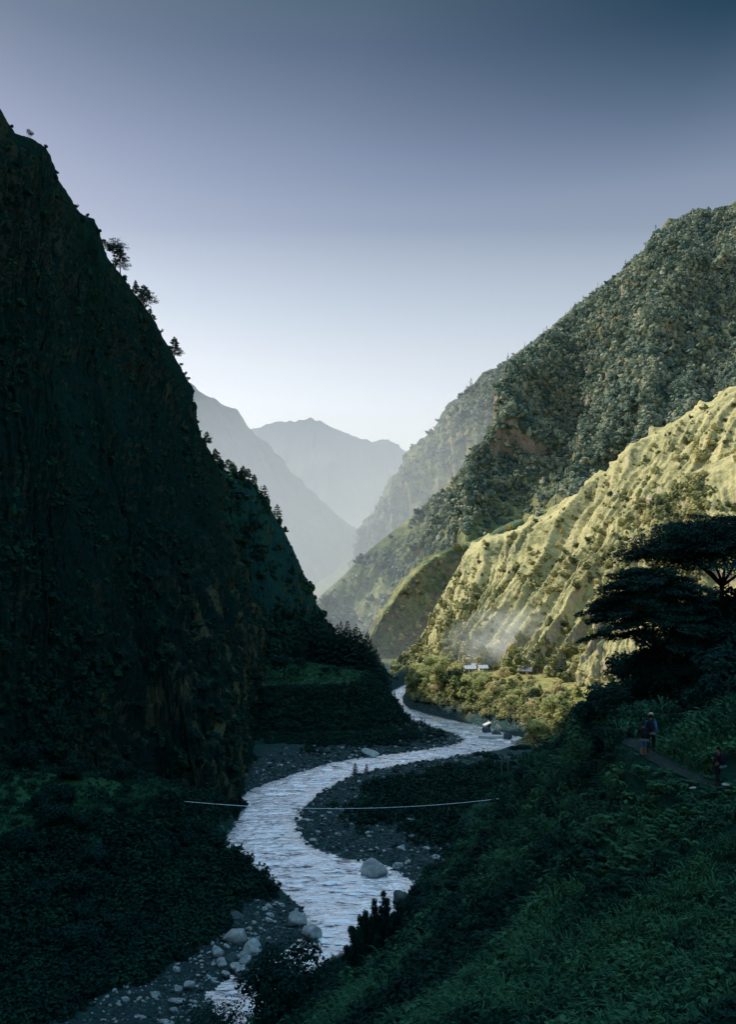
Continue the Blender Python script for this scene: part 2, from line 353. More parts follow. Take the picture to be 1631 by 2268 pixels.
# --- ridge behind it
c = WS([(782, 1262, 1680), (788, 1225, 1690), (800, 1172, 1700), (826, 1138, 1720), (850, 1100, 1735), (872, 1066, 1745), (889, 1044, 1752), (893, 1020, 1755), (902, 1000, 1760), (935, 974, 1775), (968, 950, 1795), (985, 922, 1805), (1002, 898, 1815), (1040, 860, 1835), (1082, 828, 1855), (1130, 796, 1880), (1182, 760, 1905), (1236, 718, 1925), (1330, 640, 1960), (1500, 540, 2000)])
ft = WS([(780, 1330, 1560), (790, 1330, 1555), (805, 1330, 1550), (822, 1325, 1545), (840, 1320, 1540), (860, 1310, 1535), (880, 1300, 1530), (900, 1290, 1525), (925, 1280, 1520), (950, 1270, 1515), (980, 1255, 1510), (1010, 1240, 1508), (1040, 1220, 1506), (1080, 1195, 1504), (1120, 1165, 1502), (1160, 1130, 1500), (1200, 1100, 1500), (1250, 1060, 1500), (1350, 1000, 1500), (1500, 900, 1500)])
def dD2(P, u, v): return fbm(np.stack([u * 9, v * 2.2, 0 * u + 14], -1), 1, 4, .5, True) * 32 + fbm(P, .02, 4, .6, True, 12) * 11 - 20
MOUNT['_b'] = MOUNT['forested_mountain']
loft('forested_mountain', [behind(c, 60, 400, -330), behind(c, 10, 50, -24), c, c * .66 + ft * .34 + np.array([0, -14, 8]), c * .3 + ft * .7, ft, behind(ft, 0, -40, -40)], 2, 320, 240, M_back, dD2, .10, .07)
MOUNT['forested_mountain.back'], MOUNT['forested_mountain'] = MOUNT['forested_mountain'], MOUNT['_b']
# --- low dark hill, then the two hazy ranges
c = WS([(660, 1345, 2000), (690, 1310, 2010), (712, 1288, 2020), (740, 1266, 2030), (762, 1248, 2040), (785, 1234, 2050), (830, 1190, 2070), (880, 1150, 2090)])
ft = WS([(650, 1420, 1850), (690, 1420, 1850), (715, 1420, 1850), (745, 1420, 1850), (765, 1420, 1850), (790, 1420, 1850), (830, 1420, 1850), (880, 1420, 1850)])
def dE(P, u, v): return fbm(P * (1, 1, .6), .012, 5, .55, True, 13) * 16 - 8
loft('wooded_hill', [behind(c, 0, 200, -120), behind(c, 0, 30, -8), c, c * .5 + ft * .5, ft], 2, 140, 90, M_back, dE, .1, .12)
c = WS([(60, 640, 2450), (250, 745, 2500), (350, 815, 2550), (410, 851, 2600), (440, 872, 2600), (480, 892, 2610), (528, 910, 2620), (540, 936, 2620), (552, 954, 2625), (596, 988, 2630), (622, 1022, 2635), (642, 1045, 2640), (672, 1076, 2650), (704, 1105, 2660), (738, 1140, 2670), (762, 1164, 2680), (792, 1196, 2690), (850, 1250, 2700)])
ft = c.copy(); ft[:, 1] -= 500; ft[:, 2] = -40; ft[:, 0] += 330
def dF(P, u, v): return fbm(np.stack([u * 12 - v, v * 2.4, 0 * u + 20], -1), 1, 2, .5, True) * 20 + fbm(P, .005, 4, .5, True, 14) * 26 - 26
loft('distant_mountain', [behind(c, -200, 500, -400), behind(c, -20, 60, -25), c, c * .62 + ft * .38 + np.array([0, 0, 12]), c * .3 + ft * .7, ft], 2, 300, 200, M_far, dF, .12, .015)
c = WS([(300, 1040, 4300), (450, 985, 4400), (560, 957, 4500), (600, 946, 4500), (640, 940, 4500), (662, 941, 4500), (690, 938, 4510), (712, 946, 4510), (742, 956, 4520), (790, 976, 4530), (822, 986, 4540), (850, 983, 4540), (872, 990, 4550), (896, 1002, 4560), (960, 1030, 4580), (1100, 1090, 4600)])
ft = c.copy(); ft[:, 1] -= 1300; ft[:, 2] = -40
def dG(P, u, v): return fbm(np.stack([u * 11, v * 2.4, 0 * u + 30], -1), 1, 2, .5, True) * 26 + fbm(P, .003, 4, .5, True, 15) * 40 - 36
loft('distant_mountain', [behind(c, 0, 700, -500), behind(c, 0, 80, -30), c, c * .6 + ft * .4 + np.array([0, 0, 20]), c * .3 + ft * .7, ft], 2, 260, 160, M_far, dG, .10, .02)

# ------------------------------------------------------------------ near ground: river bed, banks, terraces and slopes
RL = [(905, 1475), (945, 1492), (925, 1506), (892, 1519), (870, 1530), (866, 1545), (868, 1557), (880, 1574), (905, 1590), (950, 1606), (1000, 1622), (1028, 1636), (1020, 1646), (985, 1655), (900, 1667), (800, 1679), (730, 1691), (650, 1716), (585, 1738), (545, 1755),
      (522, 1790), (518, 1838), (500, 1858), (486, 1868), (496, 1900), (560, 1936), (628, 1978), (672, 2010), (688, 2030), (684, 2062), (664, 2088), (640, 2108), (600, 2130), (560, 2150), (520, 2164), (478, 2180), (444, 2200), (470, 2216), (500, 2240), (520, 2275), (530, 2330)]
RR = [(640, 2330), (610, 2260), (600, 2220), (640, 2180), (690, 2150), (760, 2118), (820, 2078), (868, 2030), (896, 1996), (912, 1962), (922, 1954), (880, 1932), (848, 1918), (800, 1907), (740, 1896), (690, 1880), (662, 1860), (653, 1832), (662, 1800), (680, 1780), (706, 1758), (740, 1736),
      (790, 1714), (870, 1696), (1000, 1676), (1100, 1660), (1150, 1648), (1158, 1638), (1130, 1626), (1080, 1611), (1020, 1598), (950, 1583), (905, 1568), (892, 1556), (893, 1544), (905, 1532), (930, 1518), (965, 1500), (985, 1488), (985, 1475)]
RIVER = GS(RL + RR)[:, :2]
# break straight shore segments
def rough_poly(P, step=2.2, amp=.8, f=.13):
    out = []
    for a, b in zip(P, np.roll(P, -1, 0)):
        n = max(1, int(np.linalg.norm(b - a) / step)); t = np.linspace(0, 1, n, endpoint=False)[:, None]; out.append(a + (b - a) * t)
    Q = np.concatenate(out)
    for _ in range(2): Q = (np.roll(Q, 1, 0) + 2 * Q + np.roll(Q, -1, 0)) / 4
    return Q + amp * np.stack([fbm(XY(Q[:, 0], Q[:, 1]), f * 2, 3), fbm(XY(Q[:, 0], Q[:, 1], 9.), f * 2, 3)], -1)
def sdf(poly, x, y, closed=True):
    sh = x.shape; x = x.ravel(); y = y.ravel()
    d2 = np.full(x.shape, 1e18); ins = np.zeros(x.shape, bool)
    n = len(poly)
    for k in range(n if closed else n - 1):
        a, b = poly[k], poly[(k + 1) % n]; e = b - a
        t = np.clip(((x - a[0]) * e[0] + (y - a[1]) * e[1]) / (e @ e + 1e-12), 0, 1)
        d2 = np.minimum(d2, (x - a[0] - t * e[0])**2 + (y - a[1] - t * e[1])**2)
        if closed and a[1] != b[1]:
            ins ^= ((a[1] > y) != (b[1] > y)) & (x < e[0] * (y - a[1]) / (b[1] - a[1]) + a[0])
    d = np.sqrt(d2)
    if closed: d = np.where(ins, d, -d)
    return d.reshape(sh)
RIVER_R = rough_poly(RIVER, 3.0, 1.1)
TERR_L = np.array([(-75, 392), (-47, 394), (-30, 401), (-18, 399), (-14, 404), (-8, 409), (-4, 426), (-2, 448), (-1, 475), (0, 520), (-6, 590), (-100, 620), (-120, 400)], float)
TERR_H = np.array([(-49, 222), (-58, 210), (-65, 202), (-78, 182), (-94, 150), (-120, 120), (-160, 100), (-200, 240), (-90, 250), (-62, 236)], float)
TERR_V = np.array([(28, 585), (24, 520), (26, 480), (32, 452), (44, 430), (60, 414), (72, 384), (84, 345), (110, 310), (300, 260), (400, 640), (60, 640)], float)
TRAIL = np.array([(23, 35.0, 61.0), (18, 36.2, 60.9), (15.1, 37.4, 60.9), (14.1, 39.2, 61.2), (13.4, 41.2, 61.6), (13.3, 43.4, 61.8), (13.9, 45.6, 62.0), (15.4, 48, 62.1), (17.5, 50.5, 62.0)])
_cp = [W(1590, 1746, 37), W(1440, 1678, 41), W(1631, 2268, 24), W(1300, 2268, 30), W(1000, 2268, 42), W(815, 2268, 55), W(650, 2268, 75), W(1400, 1900, 38), W(1200, 1900, 60), W(1200, 2100, 45), W(1000, 2050, 75), W(850, 2150, 90),
       W(700, 2180, 115), W(600, 2245, 125), W(1050, 1965, 150), W(1140, 1855, 200), W(1225, 1805, 230), W(1275, 1745, 150), W(1300, 1645, 90), W(1275, 1605, 80), W(1180, 1655, 180), W(1210, 1705, 280), W(1400, 1550, 75), W(1631, 1520, 52),
       (40, 60, 78), (60, 120, 75), (90, 150, 80), (80, 250, 35), (70, 300, 14), (130, 250, 50), (130, 330, 25), (50, 120, 59), (35, 100, 57), (-20, 75, 16), (-30, 100, 0), (-40, 60, 10), (-25, 130, -5), (-14, 155, -5), (0, 170, -4), (10, 202, -2), (26, 245, 3), (0, 235, -6),
       (0, 10, 58), (10, 10, 61), (-15, 30, 46), (-35, 30, 30), (30, 20, 70), (30, 42, 70), (60, 20, 95), (-60, 100, -20), (-60, 200, -25), (0, 320, -18), (50, 330, -6), (0, 420, -30), (80, 420, -20), (18, 43, 64.0), (20, 39.5, 64.5), (12, 36, 58.6), (10.5, 41, 59.0)]
_cp = np.array([np.asarray(q, float) for q in _cp])
def _k(r): return r
_D = _k(np.linalg.norm(_cp[:, None, :2] - _cp[None, :, :2], axis=2)); n_ = len(_cp)
_S = np.zeros((n_ + 3, n_ + 3)); _S[:n_, :n_] = _D - np.eye(n_) * .6; _S[:n_, n_] = 1; _S[:n_, n_ + 1:] = _cp[:, :2]; _S[n_, :n_] = 1; _S[n_ + 1:, :n_] = _cp[:, :2].T
_w = np.linalg.solve(_S, np.concatenate([_cp[:, 2], np.zeros(3)]))
def hill_r(x, y):
    z = _w[n_] + _w[n_ + 1] * x + _w[n_ + 2] * y
    for k in range(n_): z = z + _w[k] * np.sqrt((x - _cp[k, 0])**2 + (y - _cp[k, 1])**2 + 4.0)
    return z
def trail_near(x, y):
    d = np.full(x.shape, 1e9); zt = np.zeros(x.shape)
    for a, b in zip(TRAIL[:-1], TRAIL[1:]):
        e = (b - a)[:2]; t = np.clip(((x - a[0]) * e[0] + (y - a[1]) * e[1]) / (e @ e), 0, 1)
        dd = np.hypot(x - a[0] - t * e[0], y - a[1] - t * e[1]); zz = a[2] + t * (b[2] - a[2])
        zt = np.where(dd < d, zz, zt); d = np.minimum(d, dd)
    return d, zt
def smax(a, b, k):
    h = np.clip(.5 + .5 * (a - b) / k, 0, 1); return b + (a - b) * h + k * h * (1 - h)
def ground(x, y, full=False):
    x = np.asarray(x, float); y = np.asarray(y, float)
    dr = -sdf(RIVER_R, x, y)
    P = XY(x, y)
    n1 = fbm(P, .05, 4, .5, False, 21); n2 = fbm(P, .4, 3, .6, False, 22)
    zg = np.where(dr > 0, 2.4 * (1 - np.exp(-np.maximum(dr, 0) / 16)) - .22 + n2 * .28 * np.clip(dr / 2, 0, 1) + n1 * .5 * np.clip(dr / 8, 0, 1), -.22 - 1.1 * np.clip(-dr / 4, 0, 1))
    sl = sdf(TERR_L, x, y) + n1 * 3; zl = np.where(sl > 0, 19.5 + .05 * np.clip(sl, 0, 60), 19.5 * (1 - sstep(0, 30, -sl)**.8)) - .6 + n2 * .25
    sh = sdf(TERR_H, x, y) + n1 * 5; zh = np.where(x < np.interp(y, [130, 144, 150, 160, 177, 190, 203, 226, 280], [-28, -24, -18, -10, -6, -13, -21, -32, -34]), 1, 0) * np.where(sh > 0, 15 + .24 * np.clip(sh, 0, 45), 15 * (1 - np.clip(-sh / 52, 0, 1)**.62)) - .6 + n1 * 1.2 * sstep(3, -6, sh) + n2 * .4
    sv = sdf(TERR_V, x, y) + n1 * 4; zv = np.where(sv > 0, 12 + .045 * np.clip(sv, 0, 90), 12 * (1 - sstep(0, 17, -sv))) - .6 + n2 * .4
    zr = hill_r(x, y) + n1 * np.clip(np.hypot(x, y) * .02, .2, 2.2) + n2 * .22
    dt, zt = trail_near(x, y); w = np.exp(-(dt / 1.15)**4); zr = zr * (1 - w) + zt * w
    z = smax(smax(smax(zl, zh, 1.5), zv, 1.5), np.where(zr > -30, zr, -30), 1.2)
    z = smax(z, zg, .5)
    z = np.minimum(z, zg + np.maximum(dr, 0) * 1.5 + 0.02)
    if not full: return z
    return z, dict(dr=dr, sl=sl, sh=sh, sv=sv, zr=zr, zg=zg, dt=dt, n1=n1, n2=n2)

tx = np.concatenate([np.linspace(-1.6, -.62, 40, endpoint=False), np.linspace(-.62, .62, 820), np.linspace(.62, 1.6, 41)[1:]])
yy = np.exp(np.linspace(math.log(7.0), math.log(690), 760))
gx = tx[None] * yy[:, None]; gy = np.repeat(yy[:, None], len(tx), 1)
gz, gi = ground(gx, gy, True)
# masks: wet/gravel near the river, grass on the terraces, dry strip; lit puts the sunlit tone by the village into the colour
terr = np.maximum(np.maximum(sstep(-2, 3, gi['sl']), sstep(-1, 4, gi['sh'])), 0)
gravel = np.maximum(sstep(1.6, .2, gz - gi['zg']) * sstep(46, 22, gi['dr'] + gi['n1'] * 22), sstep(10, 3, gi['dr'] + gi['n1'] * 8) * (gi['sv'] > -25))
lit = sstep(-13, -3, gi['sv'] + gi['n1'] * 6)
dry = sstep(9, 5, np.hypot((gx - 17) / 2.2, (gy - 262) / 1.2) + gi['n1'] * 3)
V = np.stack([gx, gy, gz], -1).reshape(-1, 3)
t = N('riverside_ground'); p = t.pos()
na = t.noise(p, .25, 7, .65); nb = t.noise(p, 2.2, 5, .7)
green = t.ramp(t.math('ADD', t.math('MULTIPLY', na, .6), t.math('MULTIPLY', nb, .4)), [(.35, (.005, .028, .025)), (.5, (.009, .050, .037)), (.66, (.020, .085, .040))])
grass = t.ramp(nb, [(.3, (.018, .070, .034)), (.55, (.042, .125, .042)), (.75, (.095, .19, .06))])
grass = t.mix(t.math('MULTIPLY', t.ramp(na, [(.4, 0.0), (.62, 1.0)]), .7), grass, (.010, .055, .036))
stone = t.ramp(t.vor(p, 1.6, 'Color'), [(.1, (.018, .032, .034)), (.5, (.05, .065, .066)), (.8, (.12, .135, .135)), (1, (.34, .36, .36))])
stone = t.mix(t.ramp(t.vor(p, 1.6), [(.25, 0.0), (.6, 1.0)]), stone, (.018, .045, .05))
stone = t.mix(t.ramp(na, [(.35, .75), (.6, 0.0)]), stone, (.014, .055, .05))
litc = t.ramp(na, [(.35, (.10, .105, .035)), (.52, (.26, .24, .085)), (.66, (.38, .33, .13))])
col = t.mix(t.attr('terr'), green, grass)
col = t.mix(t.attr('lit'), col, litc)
col = t.mix(t.math('MULTIPLY', t.attr('dry'), t.ramp(nb, [(.35, 0.0), (.55, 1.0)])), col, (.075, .075, .025))
col = t.mix(t.attr('gravel'), col, stone)
M_ground = t.finish(col, .95, t.bump(t.math('ADD', nb, t.math('MULTIPLY', t.vor(p, 1.6), .8)), .5, .4), .1)
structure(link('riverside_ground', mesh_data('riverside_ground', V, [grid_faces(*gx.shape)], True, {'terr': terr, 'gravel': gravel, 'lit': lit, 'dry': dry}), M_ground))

# far valley floor out to the horizon
t = N('valley_floor'); p = t.pos()
M_floor = t.finish(t.ramp(t.noise(p, .02, 6, .6), [(.35, (.03, .05, .03)), (.6, (.09, .10, .045))]), .95)
xs = np.linspace(-12000, 12000, 80); ys = np.concatenate([np.linspace(-3000, 680, 10), np.linspace(760, 15000, 60)])
X, Y = np.meshgrid(xs, ys); Z = -5 + fbm(XY(X, Y), .002, 3) * 2
structure(link('valley_floor', mesh_data('valley_floor', np.stack([X, Y, Z], -1).reshape(-1, 3), [grid_faces(*X.shape)]), M_floor))

# ------------------------------------------------------------------ the river
ry = np.exp(np.linspace(math.log(115), math.log(690), 900)); rtx = np.linspace(-.26, .24, 760)
X = rtx[None] * ry[:, None]; Y = np.repeat(ry[:, None], len(rtx), 1)
d = sdf(RIVER_R, X, Y)
P = XY(X, Y)
wav = fbm(P * (.13, .52, 1), 1.0, 4, .62, False, 31) * .75 + fbm(P * (.34, 1.3, 1), 1.0, 3, .6, False, 32) * .42 + .22 + fbm(P, .12, 2, .5, False, 33) * .3
Z = (wav - .10) * np.clip(d / 3.0, .25, 1)
foam = fbm(P * (.5, .9, 1), .35, 4, .6, False, 34)
keep = d > -1.6
f = grid_faces(*X.shape); f = f[keep.ravel()[f].all(1)]
used = np.unique(f); remap = np.full(X.size, -1); remap[used] = np.arange(len(used))
t = N('river_water'); p = t.pos()
nz = t.noise(t.scale(p, (.22, 1.0, 1)), 1.5, 6, .68)
fo = t.math('ADD', t.math('MULTIPLY', t.attr('foam'), .5), t.math('MULTIPLY', t.attr('wave'), .55))
fo = t.math('ADD', fo, t.math('MULTIPLY', t.math('SUBTRACT', nz, .5), 1.3))
col = t.ramp(fo, [(.28, (.07, .085, .10)), (.40, (.34, .34, .36)), (.50, (.90, .86, .88)), (.66, (1, .97, .97))])  # dark troughs and bright crests: ripple shading put into the colour, besides foam
M_water = t.finish(col, .24, t.bump(nz, .6, .5), .8, Metallic=.7)
structure(link('river', mesh_data('river', np.stack([X, Y, Z], -1).reshape(-1, 3)[used], [remap[f]], True, {'foam': (foam * .5 + .5).ravel()[used], 'wave': (wav * 1.2 + .35).ravel()[used]}), M_water))
# ------------------------------------------------------------------ foliage materials (lit and rim-lit leaf and bark copies carry sunlight in their colour)
def leaf_mat(name, c0, c1, c2, sc=.3, transl=.3, use_tint=True):
    t = N(name)
    n = t.noise(t.pos(), sc, 4, .6)
    f = t.math('ADD', t.math('MULTIPLY', n, .6), t.math('MULTIPLY', t.attr('tint'), .4)) if use_tint else n
    return t.finish(t.ramp(f, [(.28, c0), (.48, c1), (.70, c2)]), .8, None, .12, transl)
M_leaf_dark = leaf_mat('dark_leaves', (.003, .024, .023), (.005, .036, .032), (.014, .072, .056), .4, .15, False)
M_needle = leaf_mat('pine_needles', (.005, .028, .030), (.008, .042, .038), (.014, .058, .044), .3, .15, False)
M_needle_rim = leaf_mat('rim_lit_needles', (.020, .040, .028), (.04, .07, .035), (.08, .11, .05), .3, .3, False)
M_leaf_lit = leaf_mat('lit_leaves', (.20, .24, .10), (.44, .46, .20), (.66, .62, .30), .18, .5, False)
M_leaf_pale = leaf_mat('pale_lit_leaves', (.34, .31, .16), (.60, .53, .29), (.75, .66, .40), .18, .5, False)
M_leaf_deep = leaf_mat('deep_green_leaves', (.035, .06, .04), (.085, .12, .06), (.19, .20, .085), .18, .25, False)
M_under = leaf_mat('undergrowth', (.004, .028, .025), (.009, .058, .043), (.050, .165, .080), .22, .2)
M_bank = leaf_mat('bank_shrubs', (.003, .021, .020), (.005, .034, .028), (.011, .058, .034), .12, .15)
M_forest = leaf_mat('forest_leaves', (.065, .12, .108), (.165, .225, .18), (.37, .39, .275), .03, .3)
M_scrub = leaf_mat('scrub_leaves', (.13, .155, .08), (.34, .35, .16), (.60, .54, .27), .06, .4)
t = N('bark'); M_bark = t.finish(t.ramp(t.noise(t.scale(t.objpos(), (6, 6, 1)), 2, 5, .6), [(.35, (.006, .010, .010)), (.65, (.022, .026, .022))]), .95)
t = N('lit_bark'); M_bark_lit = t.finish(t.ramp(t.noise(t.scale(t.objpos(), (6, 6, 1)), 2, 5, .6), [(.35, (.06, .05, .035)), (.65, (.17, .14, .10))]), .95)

# ------------------------------------------------------------------ plants
def blob(mb, c, r, n, L, Wd, R, flat=1.0, shell=.55):
    d = R.normal(size=(n, 3)); d /= np.linalg.norm(d, axis=1)[:, None]
    rad = shell + (1 - shell) * R.random(n)**.7
    r = np.broadcast_to(np.asarray(r, float), (3,))
    C = np.asarray(c) + d * r * rad[:, None]
    Nn = d / r + R.normal(size=(n, 3)) * .55 / r.mean(); Nn[:, 2] += .35 * flat / r.mean()
    mb.cards(C, Nn, L * (.6 + .8 * R.random(n)), Wd * (.6 + .8 * R.random(n)), R)
def limb(mb, a, b, r0, r1, R, sag=.12, k=5, sides=5):
    a = np.asarray(a, float); b = np.asarray(b, float); t = np.linspace(0, 1, k)[:, None]
    p = a + (b - a) * t; ln = np.linalg.norm(b - a)
    p += np.sin(t * np.pi) * (R.normal(size=3) * ln * sag); mb.tube(p, np.linspace(r0, r1, k), sides); return p
def broadleaf(h, r, seed, nb=9, n=90, L=.9, low=.25):
    R = np.random.default_rng(seed); T, Cr = MB(), MB()
    top = np.array([R.normal() * r * .12, R.normal() * r * .12, h * .62])
    limb(T, (0, 0, -.6), top, h * .035, h * .014, R, .03, 6, 6)
    for i in range(nb):
        a = 2 * np.pi * i / nb + R.normal() * .4; e = R.random()
        q = np.array([math.cos(a) * r * (.35 + .45 * R.random()), math.sin(a) * r * (.35 + .45 * R.random()), h * (low + .12 + (.80 - low) * e)])
        if i == 0: q = np.array([0, 0, h * .86])
        limb(T, top * (.45 + .5 * e), q, h * .014, h * .004, R)
        s = r * (.34 + .22 * R.random())
        blob(Cr, q, (s, s, s * .75), n, L, L * .55, R)
    return T, Cr
def pine(h, r, seed, levels=8, per=5, n=26, L=.5, start=.3, droop=.05, top=1.0, flat=.22, lean=0.0, prof=None):
    n = int(n * 1.6); R = np.random.default_rng(seed); T, Cr = MB(), MB()
    k = 9; t = np.linspace(0, 1, k)
    tr = np.stack([lean * t**2 + np.sin(t * 5 + seed) * h * .012, np.cos(t * 4 + seed) * h * .012, t * h * top - .6 * (t == 0)], -1)
    T.tube(tr, np.linspace(h * .024, h * .005, k), 6)
    for i in range(levels):
        f = start + (1 - start) * (i + .3 * R.random()) / levels
        base = np.array([np.interp(f, t, tr[:, c]) for c in range(3)])
        rr = r * (prof(f) if prof else (1.05 - ((f - start) / (1 - start))**1.3 * .85))
        for j in range(per):
            a = 2 * np.pi * (j + .37 * i) / per + R.normal() * .35; ln = rr * (.6 + .5 * R.random())
            e = base + np.array([math.cos(a) * ln, math.sin(a) * ln, ln * (.18 - droop) + R.normal() * h * .012])
            limb(T, base, e, h * .007, h * .002, R, .06, 4, 4)
            for q in (.6, 1.0):
                s = ln * (.30 + .14 * R.random()) * (.8 + .3 * q)
                blob(Cr, base + (e - base) * q, (s, s, max(s * flat * 1.6, L * .35)), n, L, L * .42, R, 2.0, .2)
    blob(Cr, tr[-1], (r * .16, r * .16, h * .06), n, L, L * .42, R)
    return T, Cr
def conifer(h, r, seed, n=520, L=.8):
    R = np.random.default_rng(seed); T, Cr = MB(), MB()
    T.tube([(0, 0, -.6), (0, 0, h * .5), (0, 0, h)], [h * .022, h * .013, h * .003], 6)
    z = 1 - np.sqrt(R.random(n)) * .93; a = R.random(n) * 2 * np.pi
    tier = .78 + .22 * np.cos(z * 42 + np.sin(a * 3 + seed) * 1.2)
    rad = r * (1 - z)**.8 * tier * (.35 + .65 * R.random(n)**.4) * (1 + .25 * np.sin(a * 2 + seed))
    C = np.stack([np.cos(a) * rad, np.sin(a) * rad, z * h - rad * .12], -1)
    Nn = np.stack([np.cos(a) * .5, np.sin(a) * .5, np.full(n, .9)], -1) + R.normal(size=(n, 3)) * .35
    Cr.cards(C, Nn, L * (.6 + .8 * R.random(n)) * (1.15 - z * .5), L * .5 * (.6 + .8 * R.random(n)), R)
    return T, Cr
def shrub(h, r, seed, nb=7, n=110, L=.35, stems=True):
    R = np.random.default_rng(seed); T, Cr = MB(), MB()
    for i in range(nb):
        a = 2 * np.pi * i / nb + R.normal() * .5; q = np.array([math.cos(a) * r * .6 * R.random()**.5, math.sin(a) * r * .6 * R.random()**.5, h * (.3 + .5 * R.random())])
        limb(T, (0, 0, -.4), q, h * .02, h * .006, R, .1, 4, 4)
        s = r * (.34 + .2 * R.random()); blob(Cr, q, (s, s, s * .8), n, L, L * .5, R)
    return T, Cr
def plant(kind, label, cat, parts, loc, rz=0, sc=1.0, group=None, mb=M_bark, ml=M_leaf_dark):
    o = thing(kind, label, cat, loc, rz, group, sc)
    T, Cr = parts
    T.build('trunk', mb, o); Cr.build('crown', ml, o, False)
    return o
# ------------------------------------------------------------------ masses of vegetation (nobody could count these)
def leafball(seed, n, L, Wd, squash=.8, shell=.6):
    R = np.random.default_rng(seed); mb = MB(); blob(mb, (0, 0, .45), (.5, .5, .5 * squash), n, L, Wd, R, 1.0, shell); return mb.arrays()
def treelump(seed, tall=1.0):
    """small far tree: a few leafy lobes on a hidden stem"""
    R = np.random.default_rng(seed); mb = MB()
    bm = bmesh.new(); bmesh.ops.create_icosphere(bm, subdivisions=1, radius=.5); bm.verts.ensure_lookup_table()
    sv = np.array([v.co[:] for v in bm.verts]); sf = np.array([[v.index for v in f.verts] for f in bm.faces]); bm.free()
    for i in range(4):
        c = np.array([R.normal() * .2, R.normal() * .2, .3 + .18 * i * tall]) ; s = (.55 + .35 * R.random()) * (1 - .12 * i)
        mb.add(sv * s * (1 + .28 * R.normal(size=(len(sv), 1))) * (1, 1, .85 * tall) + c, sf)
    blob(mb, (0, 0, .5 * tall), (.48, .48, .5 * tall), 26, .3, .2, R)
    return mb.arrays()
def spike(seed):
    mb = conifer(1.6, .36, seed, 60, .32)[1]; return mb.arrays()
def sample_loft(name, n, R, vlo=0.0, vhi=1.0, dens=None, back=False):
    P, nrm, vc, vv = MOUNT[name]
    c = (P[:-1, :-1] + P[1:, 1:]) / 2; d1 = P[1:, 1:] - P[:-1, :-1]; d2 = P[1:, :-1] - P[:-1, 1:]
    cr = np.cross(d1, d2); view = c - np.array([0, 0, CH]); dist = np.linalg.norm(view, axis=2)
    nn = nrm[:-1, :-1]; facing = -np.sum(nn * view, 2) / dist
    a = np.linalg.norm(cr, axis=2) * np.clip(facing + .12, .02 if back else 0, 1) / dist**1.0
    v = (vv[:-1, :-1] - vc) / (1 - vc); px, py = px_of(c)
    a = a * ((v >= vlo) & (v <= vhi) & (px > -150) & (px < 1800) & (py < 2400))
    if dens is not None: a = a * dens(c, nn, v, px, py)
    a = a.ravel(); a /= a.sum()
    k = R.choice(len(a), n, p=a); i, j = np.unravel_index(k, c.shape[:2])
    e, f = R.random(n)[:, None], R.random(n)[:, None]
    Q = P[i, j] * (1 - e) * (1 - f) + P[i + 1, j] * e * (1 - f) + P[i, j + 1] * (1 - e) * f + P[i + 1, j + 1] * e * f
    return Q, nn[i, j], v[i, j]

lumps = [treelump(s, tl) for s, tl in ((1, 1), (2, 1.15), (3, .9), (4, 1.3), (5, 1.0))] + [spike(6), spike(7)]
def far_forest(name, src, n, size, dens, seed, m, label, spk=.12, vlo=-.02, vhi=1.0):
    R = np.random.default_rng(seed)
    Q, nn, v = sample_loft(src, n, R, vlo, vhi, dens)
    s = size * (.45 + 1.25 * R.random(n)**2.6); sp = R.random(n) < spk
    pick = np.where(sp, 5 + R.integers(0, 2, n), R.integers(0, 5, n))
    sc = np.stack([s, s, s * np.where(sp, 1.3, .95)], -1); Q[:, 2] -= s * .25
    return stuff(scatter(name, lumps, Q, sc, R.random(n) * 6.28, pick, R.random(n), m), label)
def d_forest(c, nn, v, px, py):
    q = fbm(c, .011, 4, .55, False, 41)
    top = sstep(1180, 780, py); low = sstep(1050, 1200, py)
    return np.clip(.20 + .9 * top + .8 * sstep(-.1, .25, q) - .2 * low, .05, 1.4) * (1 - .65 * low) * np.clip(nn[..., 2] * 2.2, .15, 1)
far_forest('forest', 'forested_mountain', 34000, 6.9, d_forest, 51, M_forest, 'dense broadleaf forest covering the big mountain on the right', .03)
def d_forest2(c, nn, v, px, py): return np.clip(.10 + 1.2 * sstep(1000, 800, py) + .5 * sstep(0, .3, fbm(c, .01, 3, .5, False, 42)), .02, 1.5)
far_forest('forest', 'forested_mountain.back', 9000, 8, d_forest2, 52, M_forest, 'forest along the ridge behind the big mountain', .12)
SDIR = np.array([-math.sin(SUN_AZ) * math.cos(SUN_EL), math.cos(SUN_AZ) * math.cos(SUN_EL), math.sin(SUN_EL)])
def d_scrub(c, nn, v, px, py):
    q = fbm(c, .022, 4, .55, False, 43)
    wood = sstep(1130, 960, px) * sstep(1190, 1300, py) + sstep(1400, 1460, py) * .8
    lee = sstep(.72, .40, np.clip(nn @ SDIR, 0, 1)); return np.clip(sstep(-.1, .35, q) * lee * .9 + wood * .8 * (.35 + lee) + .02, 0, 2)
far_forest('scrub', 'grassy_hillside', 3400, 3.6, d_scrub, 53, M_scrub, 'dark scrub and small trees dotted over the sunlit hillside', .12)
def d_scrub2(c, nn, v, px, py): return np.clip(.5 * sstep(-.05, .3, fbm(c, .03, 4, .55, False, 44)) + .04 + 2.5 * sstep(1440, 1455, px) * sstep(1580, 1540, px) * sstep(.55, .35, v) + 1.6 * sstep(.3, .15, v) * sstep(1560, 1500, px), 0, 2)
far_forest('scrub', 'grassy_hillside.rib', 1300, 3.2, d_scrub2, 54, M_scrub, 'dark scrub on the near rib of the hillside', .03)
def d_small(c, nn, v, px, py): return .1 + sstep(.0, .3, fbm(c, .02, 3, .5, False, 45)) + sstep(1380, 1450, py)
far_forest('scrub', 'small_spur', 420, 4.2, d_small, 55, M_scrub, 'scrub on the small shaded spur', .1)
